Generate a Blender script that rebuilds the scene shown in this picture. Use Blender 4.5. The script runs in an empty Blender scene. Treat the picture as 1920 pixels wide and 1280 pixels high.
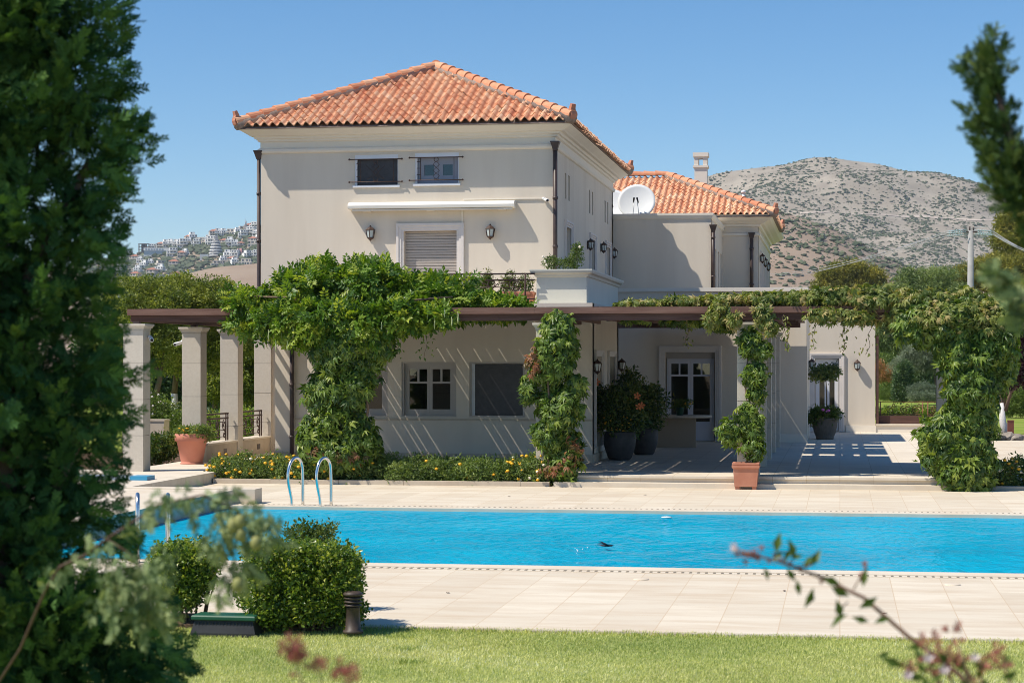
import bpy, math, random
import numpy as np
from mathutils import Vector
R = math.radians
rng = np.random.default_rng(11)
random.seed(5)
SC = bpy.context.scene
COL = SC.collection

# ------------------------------------------------------------------ camera
F, HZ, ZE, YAW = 3750.0, 681.0, 2.05, R(9.31)          # focal length and horizon row in photo pixels, eye height
cam = bpy.data.cameras.new('camera')
cam.lens = F / 1920 * 36
cam.sensor_width = 36
cam.shift_y = (HZ - 640) / 1920
cam.clip_start, cam.clip_end = 0.1, 12000
cam.dof.use_dof = True
cam.dof.focus_distance = 46
cam.dof.aperture_fstop = 5.4
co = bpy.data.objects.new('camera', cam)
co.location = (0, 0, ZE)
co.rotation_euler = (R(90), 0, YAW)
COL.objects.link(co)
SC.camera = co
FW = (-math.sin(YAW), math.cos(YAW)); RT = (math.cos(YAW), math.sin(YAW))
def _dir(px, py):
    u = (px - 960) / F; v = (HZ - py) / F
    return Vector((FW[0] + u * RT[0], FW[1] + u * RT[1], v))
def atY(px, py, Y):
    a = _dir(px, py); t = Y / a.y
    return Vector((a.x * t, Y, ZE + a.z * t))
def atD(px, py, d):
    a = _dir(px, py)
    return Vector((a.x * d, a.y * d, ZE + a.z * d))

# ------------------------------------------------------------------ light
SUN = Vector((-0.63, -0.33, 1.0)).normalized()          # towards the sun
el = math.asin(SUN.z)
w = bpy.data.worlds.new('World'); SC.world = w; w.use_nodes = True
nt = w.node_tree
sky = nt.nodes.new('ShaderNodeTexSky'); sky.sky_type = 'NISHITA'
sky.sun_disc = False; sky.sun_elevation = el
sky.sun_rotation = math.atan2(SUN.x, SUN.y)
sky.altitude = 1200; sky.air_density = 1.0; sky.dust_density = 0.0; sky.ozone_density = 3.5
bg = nt.nodes['Background']; bg.inputs[1].default_value = 0.10
hs_ = nt.nodes.new('ShaderNodeHueSaturation'); hs_.inputs['Saturation'].default_value = 1.27
nt.links.new(sky.outputs[0], hs_.inputs['Color']); nt.links.new(hs_.outputs[0], bg.inputs[0])
sl = bpy.data.lights.new('sun', 'SUN'); sl.energy = 4.4; sl.angle = R(0.53); sl.color = (1, 0.925, 0.81)
so = bpy.data.objects.new('sun', sl); so.rotation_euler = (-SUN).to_track_quat('-Z', 'Y').to_euler(); so.location = (-30, -20, 50)
COL.objects.link(so)
SC.view_settings.view_transform = 'Standard'; SC.view_settings.look = 'None'
SC.view_settings.exposure = 0.40; SC.view_settings.gamma = 1
SC.cycles.filter_width = 0.9; SC.cycles.max_bounces = 8; SC.cycles.transparent_max_bounces = 12
SC.cycles.caustics_reflective = False; SC.cycles.caustics_refractive = False

# ------------------------------------------------------------------ materials
def N(m, t): return m.node_tree.nodes.new(t)
def newmat(name):
    m = bpy.data.materials.new(name); m.use_nodes = True
    b = m.node_tree.nodes['Principled BSDF']
    return m, b, m.node_tree.links
def rgb(c): return (c[0], c[1], c[2], 1)
def mat(name, c1, c2=None, scale=4.0, rough=0.7, bump=0.0, bscale=60.0, spec=0.3, metal=0.0, stretch=None, c3=None, s3=0.6, amt3=0.35, bdist=0.02):
    m, b, L = newmat(name)
    b.inputs['Roughness'].default_value = rough
    b.inputs['Specular IOR Level'].default_value = spec
    b.inputs['Metallic'].default_value = metal
    b.inputs['Base Color'].default_value = rgb(c1)
    g = N(m, 'ShaderNodeNewGeometry'); src = g.outputs['Position']
    if stretch:
        mp = N(m, 'ShaderNodeMapping'); mp.inputs['Scale'].default_value = stretch
        L.new(src, mp.inputs[0]); src = mp.outputs[0]
    if c2:
        n = N(m, 'ShaderNodeTexNoise'); n.inputs['Scale'].default_value = scale; n.inputs['Detail'].default_value = 6; n.inputs['Roughness'].default_value = 0.62
        L.new(src, n.inputs['Vector'])
        r = N(m, 'ShaderNodeValToRGB'); r.color_ramp.elements[0].position = 0.32; r.color_ramp.elements[1].position = 0.68
        r.color_ramp.elements[0].color = rgb(c1); r.color_ramp.elements[1].color = rgb(c2)
        L.new(n.outputs['Fac'], r.inputs[0]); out = r.outputs[0]
        if c3:
            n2 = N(m, 'ShaderNodeTexNoise'); n2.inputs['Scale'].default_value = s3; n2.inputs['Detail'].default_value = 4
            L.new(src, n2.inputs['Vector'])
            mr = N(m, 'ShaderNodeMapRange'); mr.inputs[1].default_value = 0.45; mr.inputs[2].default_value = 0.72; mr.inputs[4].default_value = amt3
            L.new(n2.outputs['Fac'], mr.inputs[0])
            mx = N(m, 'ShaderNodeMixRGB'); mx.inputs[2].default_value = rgb(c3)
            L.new(mr.outputs[0], mx.inputs[0]); L.new(out, mx.inputs[1]); out = mx.outputs[0]
        L.new(out, b.inputs['Base Color'])
    if bump:
        n3 = N(m, 'ShaderNodeTexNoise'); n3.inputs['Scale'].default_value = bscale; n3.inputs['Detail'].default_value = 4
        L.new(src, n3.inputs['Vector'])
        bp = N(m, 'ShaderNodeBump'); bp.inputs['Strength'].default_value = bump; bp.inputs['Distance'].default_value = bdist
        L.new(n3.outputs['Fac'], bp.inputs['Height']); L.new(bp.outputs[0], b.inputs['Normal'])
    return m
def leafmat(name, cols, trans=0.35, rough=0.45, gloss=0.35, tcol=None):
    """colour follows a per-leaf 'tint' attribute; some light passes through"""
    m, b, L = newmat(name)
    a = N(m, 'ShaderNodeAttribute'); a.attribute_name = 'tint'
    r = N(m, 'ShaderNodeValToRGB')
    while len(r.color_ramp.elements) < len(cols): r.color_ramp.elements.new(0.5)
    for i, c in enumerate(cols):
        r.color_ramp.elements[i].position = i / (len(cols) - 1); r.color_ramp.elements[i].color = rgb(c)
    L.new(a.outputs['Fac'], r.inputs[0]); L.new(r.outputs[0], b.inputs['Base Color'])
    b.inputs['Roughness'].default_value = rough; b.inputs['Specular IOR Level'].default_value = gloss
    t = N(m, 'ShaderNodeBsdfTranslucent')
    mx0 = N(m, 'ShaderNodeMixRGB'); mx0.blend_type = 'MULTIPLY'; mx0.inputs[0].default_value = 1; mx0.inputs[2].default_value = rgb(tcol or (1.5, 1.5, 0.55))
    L.new(r.outputs[0], mx0.inputs[1]); L.new(mx0.outputs[0], t.inputs[0])
    mx = N(m, 'ShaderNodeMixShader'); mx.inputs[0].default_value = trans
    L.new(b.outputs[0], mx.inputs[1]); L.new(t.outputs[0], mx.inputs[2])
    L.new(mx.outputs[0], m.node_tree.nodes['Material Output'].inputs[0])
    return m
def slabmat(name, c1, c2, c3, joint, su, sv, jw=0.006):
    """stone paving: joints run away from the camera every sv metres, staggered cross joints every su"""
    m, b, L = newmat(name)
    g = N(m, 'ShaderNodeNewGeometry'); sp = N(m, 'ShaderNodeSeparateXYZ'); cb = N(m, 'ShaderNodeCombineXYZ')
    L.new(g.outputs['Position'], sp.inputs[0]); L.new(sp.outputs[1], cb.inputs[0]); L.new(sp.outputs[0], cb.inputs[1])
    br = N(m, 'ShaderNodeTexBrick'); br.inputs['Scale'].default_value = 1
    br.inputs['Brick Width'].default_value = su; br.inputs['Row Height'].default_value = sv
    br.inputs['Mortar Size'].default_value = jw; br.inputs['Mortar Smooth'].default_value = 0.3; br.inputs['Bias'].default_value = 0
    br.inputs['Color1'].default_value = rgb(c1); br.inputs['Color2'].default_value = rgb(c2); br.inputs['Mortar'].default_value = rgb(joint)
    L.new(cb.outputs[0], br.inputs['Vector'])
    mp = N(m, 'ShaderNodeMapping'); mp.inputs['Scale'].default_value = (0.5, 2.2, 1); L.new(g.outputs['Position'], mp.inputs[0])
    n = N(m, 'ShaderNodeTexNoise'); n.inputs['Scale'].default_value = 1.6; n.inputs['Detail'].default_value = 9; n.inputs['Roughness'].default_value = 0.68
    L.new(mp.outputs[0], n.inputs['Vector'])
    mr = N(m, 'ShaderNodeMapRange'); mr.inputs[1].default_value = 0.42; mr.inputs[2].default_value = 0.72; mr.inputs[4].default_value = 0.85
    L.new(n.outputs['Fac'], mr.inputs[0])
    mx = N(m, 'ShaderNodeMixRGB'); mx.inputs[2].default_value = rgb(c3)
    L.new(mr.outputs[0], mx.inputs[0]); L.new(br.outputs['Color'], mx.inputs[1]); L.new(mx.outputs[0], b.inputs['Base Color'])
    n3 = N(m, 'ShaderNodeTexNoise'); n3.inputs['Scale'].default_value = 90; L.new(g.outputs['Position'], n3.inputs['Vector'])
    bp = N(m, 'ShaderNodeBump'); bp.inputs['Strength'].default_value = 0.12; bp.inputs['Distance'].default_value = 0.01
    L.new(n3.outputs['Fac'], bp.inputs['Height']); L.new(bp.outputs[0], b.inputs['Normal'])
    b.inputs['Roughness'].default_value = 0.75; b.inputs['Specular IOR Level'].default_value = 0.2
    return m
def glassmat(name, tint=(0.55, 0.58, 0.58), refl=0.9):
    m, b, L = newmat(name)
    t = N(m, 'ShaderNodeBsdfTransparent'); t.inputs[0].default_value = rgb(tint)
    g = N(m, 'ShaderNodeBsdfGlossy'); g.inputs['Roughness'].default_value = 0.01; g.inputs[0].default_value = (refl, refl, refl, 1)
    f = N(m, 'ShaderNodeFresnel'); f.inputs[0].default_value = 1.75
    mx = N(m, 'ShaderNodeMixShader'); L.new(f.outputs[0], mx.inputs[0]); L.new(t.outputs[0], mx.inputs[1]); L.new(g.outputs[0], mx.inputs[2])
    L.new(mx.outputs[0], m.node_tree.nodes['Material Output'].inputs[0])
    return m

M = {}
M['wall'] = mat('beige render', (0.68, 0.602, 0.50), (0.715, 0.637, 0.53), 1.2, 0.85, 0.3, 55, 0.15, stretch=(2.4, 2.4, .3), c3=(0.60, 0.515, 0.415), s3=0.7, amt3=0.45, bdist=0.006)
M['trim'] = mat('cream trim', (0.74, 0.68, 0.585), (0.78, 0.72, 0.625), 2.0, 0.8, 0.1, 80, 0.2, bdist=0.004)
M['frame_stone'] = mat('pale stone surround', (0.66, 0.61, 0.57), (0.72, 0.67, 0.63), 3, 0.75, 0.1, 60, 0.2, bdist=0.004)
M['white'] = mat('white joinery', (0.72, 0.73, 0.76), None, rough=0.4, spec=0.4)
M['lilac'] = mat('pale lilac grey joinery', (0.62, 0.61, 0.66), None, rough=0.4, spec=0.4)
M['shadedsash'] = mat('eave shaded white joinery', (0.30, 0.31, 0.36), None, rough=0.45, spec=0.35)  # white upper sash, eave shadow put into its colour as grey blue
M['taupe'] = mat('taupe joinery', (0.46, 0.42, 0.385), None, rough=0.45, spec=0.35)
M['planterwall'] = mat('pale grey green render', (0.66, 0.65, 0.56), (0.70, 0.69, 0.60), 1.4, 0.85, 0.2, 55, 0.15, bdist=0.005)
M['shutter'] = mat('taupe roller shutter', (0.42, 0.37, 0.33), (0.46, 0.41, 0.365), 5, 0.5, spec=0.4)
M['iron'] = mat('dark wrought iron', (0.055, 0.032, 0.025), (0.085, 0.05, 0.038), 14, 0.6, spec=0.3)
M['rust'] = mat('rusty red iron', (0.16, 0.055, 0.04), (0.22, 0.08, 0.05), 14, 0.65, spec=0.3)
M['pipe'] = mat('dark brown downpipe', (0.055, 0.038, 0.035), (0.08, 0.055, 0.048), 6, 0.45, spec=0.4)
M['wood'] = mat('dark stained timber', (0.07, 0.035, 0.027), (0.115, 0.06, 0.045), 3, 0.65, 0.25, 30, 0.25, stretch=(0.6, 8, 8), c3=(0.17, 0.10, 0.08), s3=2.5, amt3=0.4, bdist=0.006)
M['woodlight'] = mat('weathered timber fascia', (0.15, 0.078, 0.058), (0.215, 0.125, 0.095), 3, 0.65, 0.25, 30, 0.25, stretch=(0.6, 8, 8), c3=(0.10, 0.05, 0.04), s3=2.0, amt3=0.4, bdist=0.006)
M['column'] = mat('sanded stone column', (0.56, 0.50, 0.415), (0.62, 0.56, 0.475), 22, 0.85, 0.25, 110, 0.15, c3=(0.48, 0.42, 0.34), s3=0.9, amt3=0.3, bdist=0.005)
M['joint'] = mat('dark joint', (0.16, 0.125, 0.095), rough=0.9)
M['slab'] = slabmat('cream pool paving', (0.62, 0.545, 0.43), (0.70, 0.625, 0.50), (0.535, 0.42, 0.295), (0.55, 0.42, 0.28), 1.55, 0.515, 0.0045)
M['terr'] = slabmat('cream terrace paving', (0.66, 0.585, 0.475), (0.72, 0.645, 0.53), (0.56, 0.48, 0.375), (0.46, 0.36, 0.25), 0.9, 0.6, 0.005)
M['coping'] = mat('cream coping stone', (0.64, 0.56, 0.445), (0.69, 0.61, 0.49), 3, 0.7, 0.1, 60, 0.2, c3=(0.55, 0.42, 0.29), s3=1.4, amt3=0.45, bdist=0.004)
M['stone'] = mat('tan stone', (0.50, 0.42, 0.325), (0.57, 0.49, 0.385), 5, 0.8, 0.25, 50, 0.15, c3=(0.40, 0.31, 0.22), s3=1.2, amt3=0.4, bdist=0.006)
M['grate'] = mat('grate slot', (0.20, 0.17, 0.13), rough=0.9)
M['terracotta'] = mat('terracotta', (0.46, 0.185, 0.115), (0.53, 0.235, 0.15), 6, 0.75, 0.15, 60, 0.2, c3=(0.58, 0.33, 0.235), s3=3, amt3=0.35, bdist=0.004)
M['terrawarm'] = mat('pink terracotta', (0.56, 0.215, 0.145), (0.60, 0.245, 0.17), 4, 0.7, 0.1, 60, 0.25, bdist=0.003)
M['greypot'] = mat('dark grey glazed pot', (0.045, 0.045, 0.048), (0.075, 0.074, 0.075), 8, 0.5, 0.15, 40, 0.35, bdist=0.004)
M['brownpot'] = mat('brown grey pot', (0.09, 0.075, 0.06), (0.15, 0.125, 0.10), 10, 0.6, 0.2, 40, 0.3, stretch=(4, 4, 0.5), bdist=0.004)
M['greenpot'] = mat('dark green pot', (0.02, 0.075, 0.05), (0.03, 0.10, 0.065), 8, 0.35, spec=0.5)
M['table'] = mat('granite table', (0.52, 0.43, 0.33), (0.62, 0.52, 0.41), 40, 0.5, spec=0.35, c3=(0.28, 0.22, 0.16), s3=3, amt3=0.4)
M['tablestem'] = mat('tan table pedestal', (0.42, 0.32, 0.24), (0.50, 0.39, 0.29), 40, 0.7, spec=0.25)
M['chrome'] = mat('polished steel', (0.74, 0.73, 0.71), rough=0.26, metal=1.0)
M['dish'] = mat('white painted dish', (0.62, 0.64, 0.65), (0.67, 0.69, 0.70), 3, 0.55, spec=0.3)
M['plastic'] = mat('white plastic', (0.75, 0.75, 0.74), rough=0.35, spec=0.5)
M['awning'] = mat('cream awning cassette', (0.80, 0.77, 0.70), (0.83, 0.80, 0.73), 2, 0.45, spec=0.4)
M['black'] = mat('black plastic', (0.012, 0.012, 0.013), rough=0.4, spec=0.4)
M['darkroom'] = mat('dark interior', (0.10, 0.085, 0.075), (0.14, 0.12, 0.10), 2, 0.9)
M['screen'] = mat('dark insect screen', (0.04, 0.038, 0.042), (0.06, 0.056, 0.06), 9, 0.4, spec=0.4)
M['curtain'] = mat('pale green curtain', (0.50, 0.56, 0.50), (0.58, 0.63, 0.57), 6, 0.9)
M['glass'] = glassmat('window glass')
M['lampglass'] = mat('milky lamp glass', (0.50, 0.56, 0.55), rough=0.2, spec=0.6)
M['bark'] = mat('grey brown bark', (0.11, 0.08, 0.058), (0.19, 0.145, 0.11), 14, 0.9, 0.6, 30, 0.1, stretch=(1, 1, 0.3))
M['whitewash'] = mat('lime washed bark', (0.62, 0.60, 0.58), (0.74, 0.72, 0.70), 9, 0.9, 0.5, 25, 0.1)
M['vinestem'] = mat('vine stem', (0.15, 0.10, 0.065), (0.22, 0.16, 0.11), 20, 0.9, 0.4, 30, 0.1)
M['darktwig'] = mat('dark conifer twig', (0.075, 0.045, 0.032), (0.12, 0.075, 0.055), 20, 0.9)
M['twig'] = mat('reddish twig', (0.24, 0.13, 0.085), (0.32, 0.19, 0.13), 20, 0.8)
M['pod'] = mat('pale green pod', (0.40, 0.46, 0.20), (0.46, 0.50, 0.26), 20, 0.6)
M['yellow'] = mat('orange yellow petals', (0.85, 0.38, 0.02), (0.90, 0.55, 0.05), 30, 0.6)
M['cream'] = mat('cream petals', (0.75, 0.68, 0.52), (0.80, 0.72, 0.60), 30, 0.6)
M['orange'] = mat('salmon orange petals', (0.80, 0.24, 0.09), (0.85, 0.33, 0.15), 20, 0.6)
M['pink'] = mat('magenta petals', (0.55, 0.12, 0.42), (0.65, 0.2, 0.5), 20, 0.6)
M['palepink'] = mat('white pink petals', (0.76, 0.66, 0.66), (0.80, 0.73, 0.72), 30, 0.6)
M['calyx'] = mat('dusky red calyx', (0.37, 0.135, 0.10), (0.46, 0.20, 0.15), 30, 0.6)
M['cone'] = mat('olive green cone', (0.23, 0.24, 0.075), (0.29, 0.29, 0.10), 20, 0.6)
M['soil'] = mat('brown soil', (0.09, 0.058, 0.038), (0.15, 0.10, 0.068), 12, 0.95, 0.6, 30, 0.05)
M['lid'] = mat('green plastic lid', (0.010, 0.075, 0.042), (0.014, 0.10, 0.055), 6, 0.45, spec=0.4)
M['boxbody'] = mat('black ribbed plastic', (0.022, 0.022, 0.024), (0.04, 0.04, 0.042), 8, 0.5, spec=0.35)
M['bollard'] = mat('brown bollard metal', (0.045, 0.032, 0.026), (0.075, 0.054, 0.043), 8, 0.5, spec=0.35)
M['blueboard'] = mat('pale blue board', (0.50, 0.60, 0.70), (0.56, 0.65, 0.74), 2, 0.5)
M['bluetip'] = mat('blue plastic tip', (0.05, 0.30, 0.50), rough=0.4)
M['bird'] = mat('dark feathers', (0.012, 0.014, 0.025), (0.025, 0.025, 0.035), 30, 0.6)
M['foam'] = mat('white spray', (0.75, 0.82, 0.86), rough=0.3, spec=0.5)
M['concrete'] = mat('grey concrete pole', (0.30, 0.295, 0.28), (0.37, 0.36, 0.345), 2, 0.85)
M['insul'] = mat('pale blue glass insulator', (0.40, 0.52, 0.55), rough=0.2, spec=0.6)
M['wire'] = mat('aluminium wire', (0.42, 0.43, 0.44), rough=0.5, spec=0.4)
M['steel'] = mat('galvanised lattice', (0.30, 0.31, 0.34), rough=0.6)
M['rock'] = mat('grey rock', (0.23, 0.20, 0.17), (0.32, 0.285, 0.245), 6, 0.9, 0.5, 15, 0.1)
M['housewhite'] = mat('white distant render', (0.80, 0.78, 0.74), (0.86, 0.84, 0.80), 0.2, 0.9)
M['housecream'] = mat('cream distant render', (0.62, 0.55, 0.46), (0.68, 0.61, 0.52), 0.2, 0.9)
M['housegrey'] = mat('grey concrete frame', (0.22, 0.18, 0.155), (0.27, 0.22, 0.19), 0.3, 0.9)
M['housepink'] = mat('pink distant render', (0.60, 0.33, 0.29), (0.64, 0.37, 0.33), 0.3, 0.9)
M['houseglass'] = mat('dark distant window', (0.09, 0.10, 0.115), rough=0.35, spec=0.4)
M['houseband'] = mat('blue glass band', (0.20, 0.28, 0.36), rough=0.3, spec=0.5)
M['houseroof'] = mat('red distant roof', (0.36, 0.15, 0.10), (0.42, 0.19, 0.13), 0.5, 0.9)

# roof tiles: the tint attribute runs from deep terracotta to pale sand, one value per tile
m, b, L = newmat('clay roof tiles')
a = N(m, 'ShaderNodeAttribute'); a.attribute_name = 'tint'
r = N(m, 'ShaderNodeValToRGB'); els = r.color_ramp.elements
for _ in range(3): els.new(0.5)
for e_, (p_, c_) in zip(els, ((0, (0.50, 0.19, 0.105)), (0.3, (0.64, 0.29, 0.165)), (0.55, (0.71, 0.385, 0.23)), (0.8, (0.76, 0.49, 0.32)), (1, (0.80, 0.60, 0.43)))):
    e_.position = p_; e_.color = rgb(c_)
g = N(m, 'ShaderNodeNewGeometry'); n = N(m, 'ShaderNodeTexNoise'); n.inputs['Scale'].default_value = 9; n.inputs['Detail'].default_value = 6
L.new(g.outputs['Position'], n.inputs['Vector'])
md = N(m, 'ShaderNodeMath'); md.operation = 'MULTIPLY_ADD'; md.inputs[1].default_value = 0.36
sb = N(m, 'ShaderNodeMath'); sb.operation = 'SUBTRACT'; sb.inputs[1].default_value = 0.18
L.new(n.outputs['Fac'], md.inputs[0]); L.new(a.outputs['Fac'], md.inputs[2]); L.new(md.outputs[0], sb.inputs[0]); L.new(sb.outputs[0], r.inputs[0])
L.new(r.outputs[0], b.inputs['Base Color']); b.inputs['Roughness'].default_value = 0.8; b.inputs['Specular IOR Level'].default_value = 0.2
M['tile'] = m
M['tilebed'] = mat('tile bed mortar', (0.26, 0.20, 0.165), (0.36, 0.29, 0.25), 12, 0.95, 0.4, 40, 0.1)  # greyish mortar colour of the bed and hip fillets

# pool water: blue tiled pool seen through a rippled, glossy surface
m, b, L = newmat('pool water')
g = N(m, 'ShaderNodeNewGeometry')
n = N(m, 'ShaderNodeTexNoise'); n.inputs['Scale'].default_value = 0.35; n.inputs['Detail'].default_value = 3
L.new(g.outputs['Position'], n.inputs['Vector'])
r = N(m, 'ShaderNodeValToRGB'); r.color_ramp.elements[0].position = 0.3; r.color_ramp.elements[1].position = 0.7
r.color_ramp.elements[0].color = (0.0, 0.29, 0.46, 1); r.color_ramp.elements[1].color = (0.0, 0.385, 0.575, 1)
L.new(n.outputs['Fac'], r.inputs[0])
m.node_tree.nodes.remove(b); b = N(m, 'ShaderNodeBsdfDiffuse'); L.new(r.outputs[0], b.inputs['Color'])
hs = []
for sc_, st_, dist_ in (((1.6, 1.3, 1), 1.0, 0.07), ((6, 3.2, 1), 1.0, 0.035)):
    mp = N(m, 'ShaderNodeMapping'); mp.inputs['Scale'].default_value = sc_; L.new(g.outputs['Position'], mp.inputs[0])
    nn = N(m, 'ShaderNodeTexNoise'); nn.inputs['Scale'].default_value = 1; nn.inputs['Detail'].default_value = 3; nn.inputs['Distortion'].default_value = 0.6
    L.new(mp.outputs[0], nn.inputs['Vector'])
    bp = N(m, 'ShaderNodeBump'); bp.inputs['Strength'].default_value = st_; bp.inputs['Distance'].default_value = dist_
    L.new(nn.outputs['Fac'], bp.inputs['Height'])
    if hs: L.new(hs[-1].outputs[0], bp.inputs['Normal'])
    hs.append(bp)
gl_ = N(m, 'ShaderNodeBsdfGlossy'); gl_.inputs['Roughness'].default_value = 0.04; L.new(hs[-1].outputs[0], gl_.inputs['Normal']); L.new(hs[-1].outputs[0], b.inputs['Normal'])
fr0 = N(m, 'ShaderNodeFresnel'); fr0.inputs[0].default_value = 1.33; L.new(hs[-1].outputs[0], fr0.inputs['Normal'])
mu = N(m, 'ShaderNodeMath'); mu.operation = 'MULTIPLY'; mu.inputs[1].default_value = 0.42; L.new(fr0.outputs[0], mu.inputs[0])
mx = N(m, 'ShaderNodeMixShader'); L.new(mu.outputs[0], mx.inputs[0]); L.new(b.outputs[0], mx.inputs[1]); L.new(gl_.outputs[0], mx.inputs[2]); L.new(mx.outputs[0], m.node_tree.nodes['Material Output'].inputs[0])
M['water'] = m
M['pooltile'] = mat('blue pool tiles', (0.01, 0.17, 0.30), (0.02, 0.22, 0.36), 5, 0.3, spec=0.5)

M['lawn'] = mat('lawn turf', (0.23, 0.29, 0.095), (0.34, 0.36, 0.15), 3.5, 0.95, 0.5, 70, 0.05, c3=(0.26, 0.24, 0.09), s3=0.5, amt3=0.5)
M['farlawn'] = mat('garden lawn', (0.16, 0.23, 0.035), (0.24, 0.30, 0.055), 0.8, 0.95, 0.4, 20, 0.05, c3=(0.34, 0.31, 0.10), s3=0.3, amt3=0.5)
M['earth'] = mat('dry earth', (0.26, 0.20, 0.135), (0.33, 0.26, 0.18), 0.3, 0.95, 0.3, 6, 0.05, c3=(0.17, 0.18, 0.08), s3=0.06, amt3=0.6)
M['roadcut'] = mat('pale road cut', (0.42, 0.35, 0.29), (0.52, 0.44, 0.37), 0.05, 0.95)
M['hillrock'] = mat('pale limestone hillside', (0.27, 0.232, 0.178), (0.385, 0.335, 0.265), 0.02, 0.95, c3=(0.26, 0.22, 0.175), s3=0.05, amt3=0.9)
M['hillbrown'] = mat('brown hillside', (0.265, 0.19, 0.13), (0.33, 0.245, 0.175), 0.015, 0.95, c3=(0.34, 0.27, 0.20), s3=0.02, amt3=0.7)
M['hillcity'] = mat('scrubby hillside', (0.26, 0.20, 0.14), (0.36, 0.28, 0.205), 0.02, 0.95, c3=(0.12, 0.13, 0.07), s3=0.015, amt3=0.7)

LF = {}
LF['wisteria'] = leafmat('wisteria leaves', [(0.0406, 0.0945, 0.012), (0.0943, 0.189, 0.0168), (0.1958, 0.2903, 0.0264), (0.3625, 0.4185, 0.054)])
LF['creeper'] = leafmat('creeper leaves', [(0.0451, 0.0926, 0.0151), (0.0966, 0.1667, 0.0216), (0.161, 0.247, 0.0324), (0.2705, 0.3334, 0.054)], gloss=0.5)
LF['creeperdry'] = leafmat('dry topped creeper leaves', [(0.077, 0.117, 0.0216), (0.161, 0.2015, 0.042), (0.252, 0.2795, 0.066), (0.434, 0.351, 0.144)], gloss=0.4)
LF['red'] = leafmat('reddened creeper leaves', [(0.10, 0.085, 0.03), (0.24, 0.12, 0.06), (0.36, 0.15, 0.08)])
LF['box'] = leafmat('box leaves', [(0.04, 0.09, 0.0134), (0.11, 0.189, 0.0235), (0.22, 0.306, 0.042), (0.42, 0.45, 0.084)], gloss=0.5, rough=0.35)
LF['rose'] = leafmat('rose leaves', [(0.049, 0.091, 0.021), (0.098, 0.154, 0.035), (0.182, 0.224, 0.07)])
LF['lantana'] = leafmat('lantana leaves', [(0.0728, 0.1248, 0.0333), (0.156, 0.2288, 0.0582), (0.3016, 0.364, 0.1144)])
LF['hibiscus'] = leafmat('hibiscus leaves', [(0.0234, 0.0582, 0.0168), (0.0585, 0.1128, 0.0235), (0.117, 0.1729, 0.0336), (0.234, 0.2366, 0.0504)], trans=0.25, gloss=0.5)
LF['geranium'] = leafmat('geranium leaves', [(0.03, 0.075, 0.012), (0.08, 0.135, 0.022), (0.20, 0.20, 0.04)])
LF['conifer'] = leafmat('dark conifer scale leaves', [(0.0225, 0.0701, 0.0236), (0.0528, 0.1339, 0.0392), (0.113, 0.2232, 0.055), (0.2261, 0.3347, 0.0687)], trans=0.15, gloss=0.15, rough=0.7)
LF['coniferpale'] = leafmat('grey green conifer scale leaves', [(0.1015, 0.162, 0.0715), (0.174, 0.2497, 0.1105), (0.2755, 0.3443, 0.156), (0.406, 0.459, 0.221)], trans=0.2, gloss=0.15, rough=0.7)
LF['coniferright'] = leafmat('green conifer scale leaves', [(0.015, 0.045, 0.016), (0.04, 0.085, 0.025), (0.075, 0.13, 0.035), (0.15, 0.20, 0.05)], trans=0.2, gloss=0.15, rough=0.7)
LF['garden'] = leafmat('bright garden tree leaves', [(0.0728, 0.1121, 0.02), (0.1378, 0.1869, 0.0315), (0.243, 0.284, 0.0501), (0.3726, 0.3887, 0.0858)])
LF['olive'] = leafmat('olive leaves', [(0.078, 0.1105, 0.0585), (0.1495, 0.195, 0.1105), (0.26, 0.3055, 0.195), (0.429, 0.481, 0.364)], gloss=0.4, tcol=(1.2, 1.2, 0.8))
LF['cypress'] = leafmat('cypress leaves', [(0.0304, 0.0683, 0.0238), (0.0676, 0.1219, 0.0396), (0.1352, 0.2031, 0.066)], trans=0.15)
LF['pepper'] = leafmat('pale drooping leaves', [(0.1125, 0.168, 0.063), (0.195, 0.259, 0.098), (0.315, 0.371, 0.154)])
LF['pine'] = leafmat('pine needles', [(0.1045, 0.1275, 0.0224), (0.2375, 0.238, 0.04), (0.418, 0.3655, 0.064)], trans=0.2)
LF['silver'] = leafmat('silver shrub leaves', [(0.10, 0.135, 0.085), (0.17, 0.215, 0.15), (0.26, 0.31, 0.23)], trans=0.2)
LF['shrub'] = leafmat('green shrub leaves', [(0.065, 0.1105, 0.0195), (0.13, 0.195, 0.039), (0.221, 0.286, 0.065)])
LF['orangeshrub'] = leafmat('orange flowering shrub', [(0.14, 0.16, 0.04), (0.42, 0.20, 0.09), (0.60, 0.30, 0.17)])
LF['plum'] = leafmat('dark purple plum leaves', [(0.018, 0.008, 0.011), (0.04, 0.014, 0.022), (0.075, 0.028, 0.038)], tcol=(1.4, 0.6, 0.7))
LF['scrub'] = leafmat('dark hillside scrub', [(0.0506, 0.0675, 0.0405), (0.0929, 0.1148, 0.0648), (0.1602, 0.1773, 0.1115)], trans=0.05, gloss=0.05)
LF['grass'] = leafmat('grass blades', [(0.3048, 0.3796, 0.1212), (0.5294, 0.5629, 0.1946), (0.744, 0.7199, 0.3463), (0.744, 0.8, 0.76)], trans=0.25, gloss=0.2)

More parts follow.
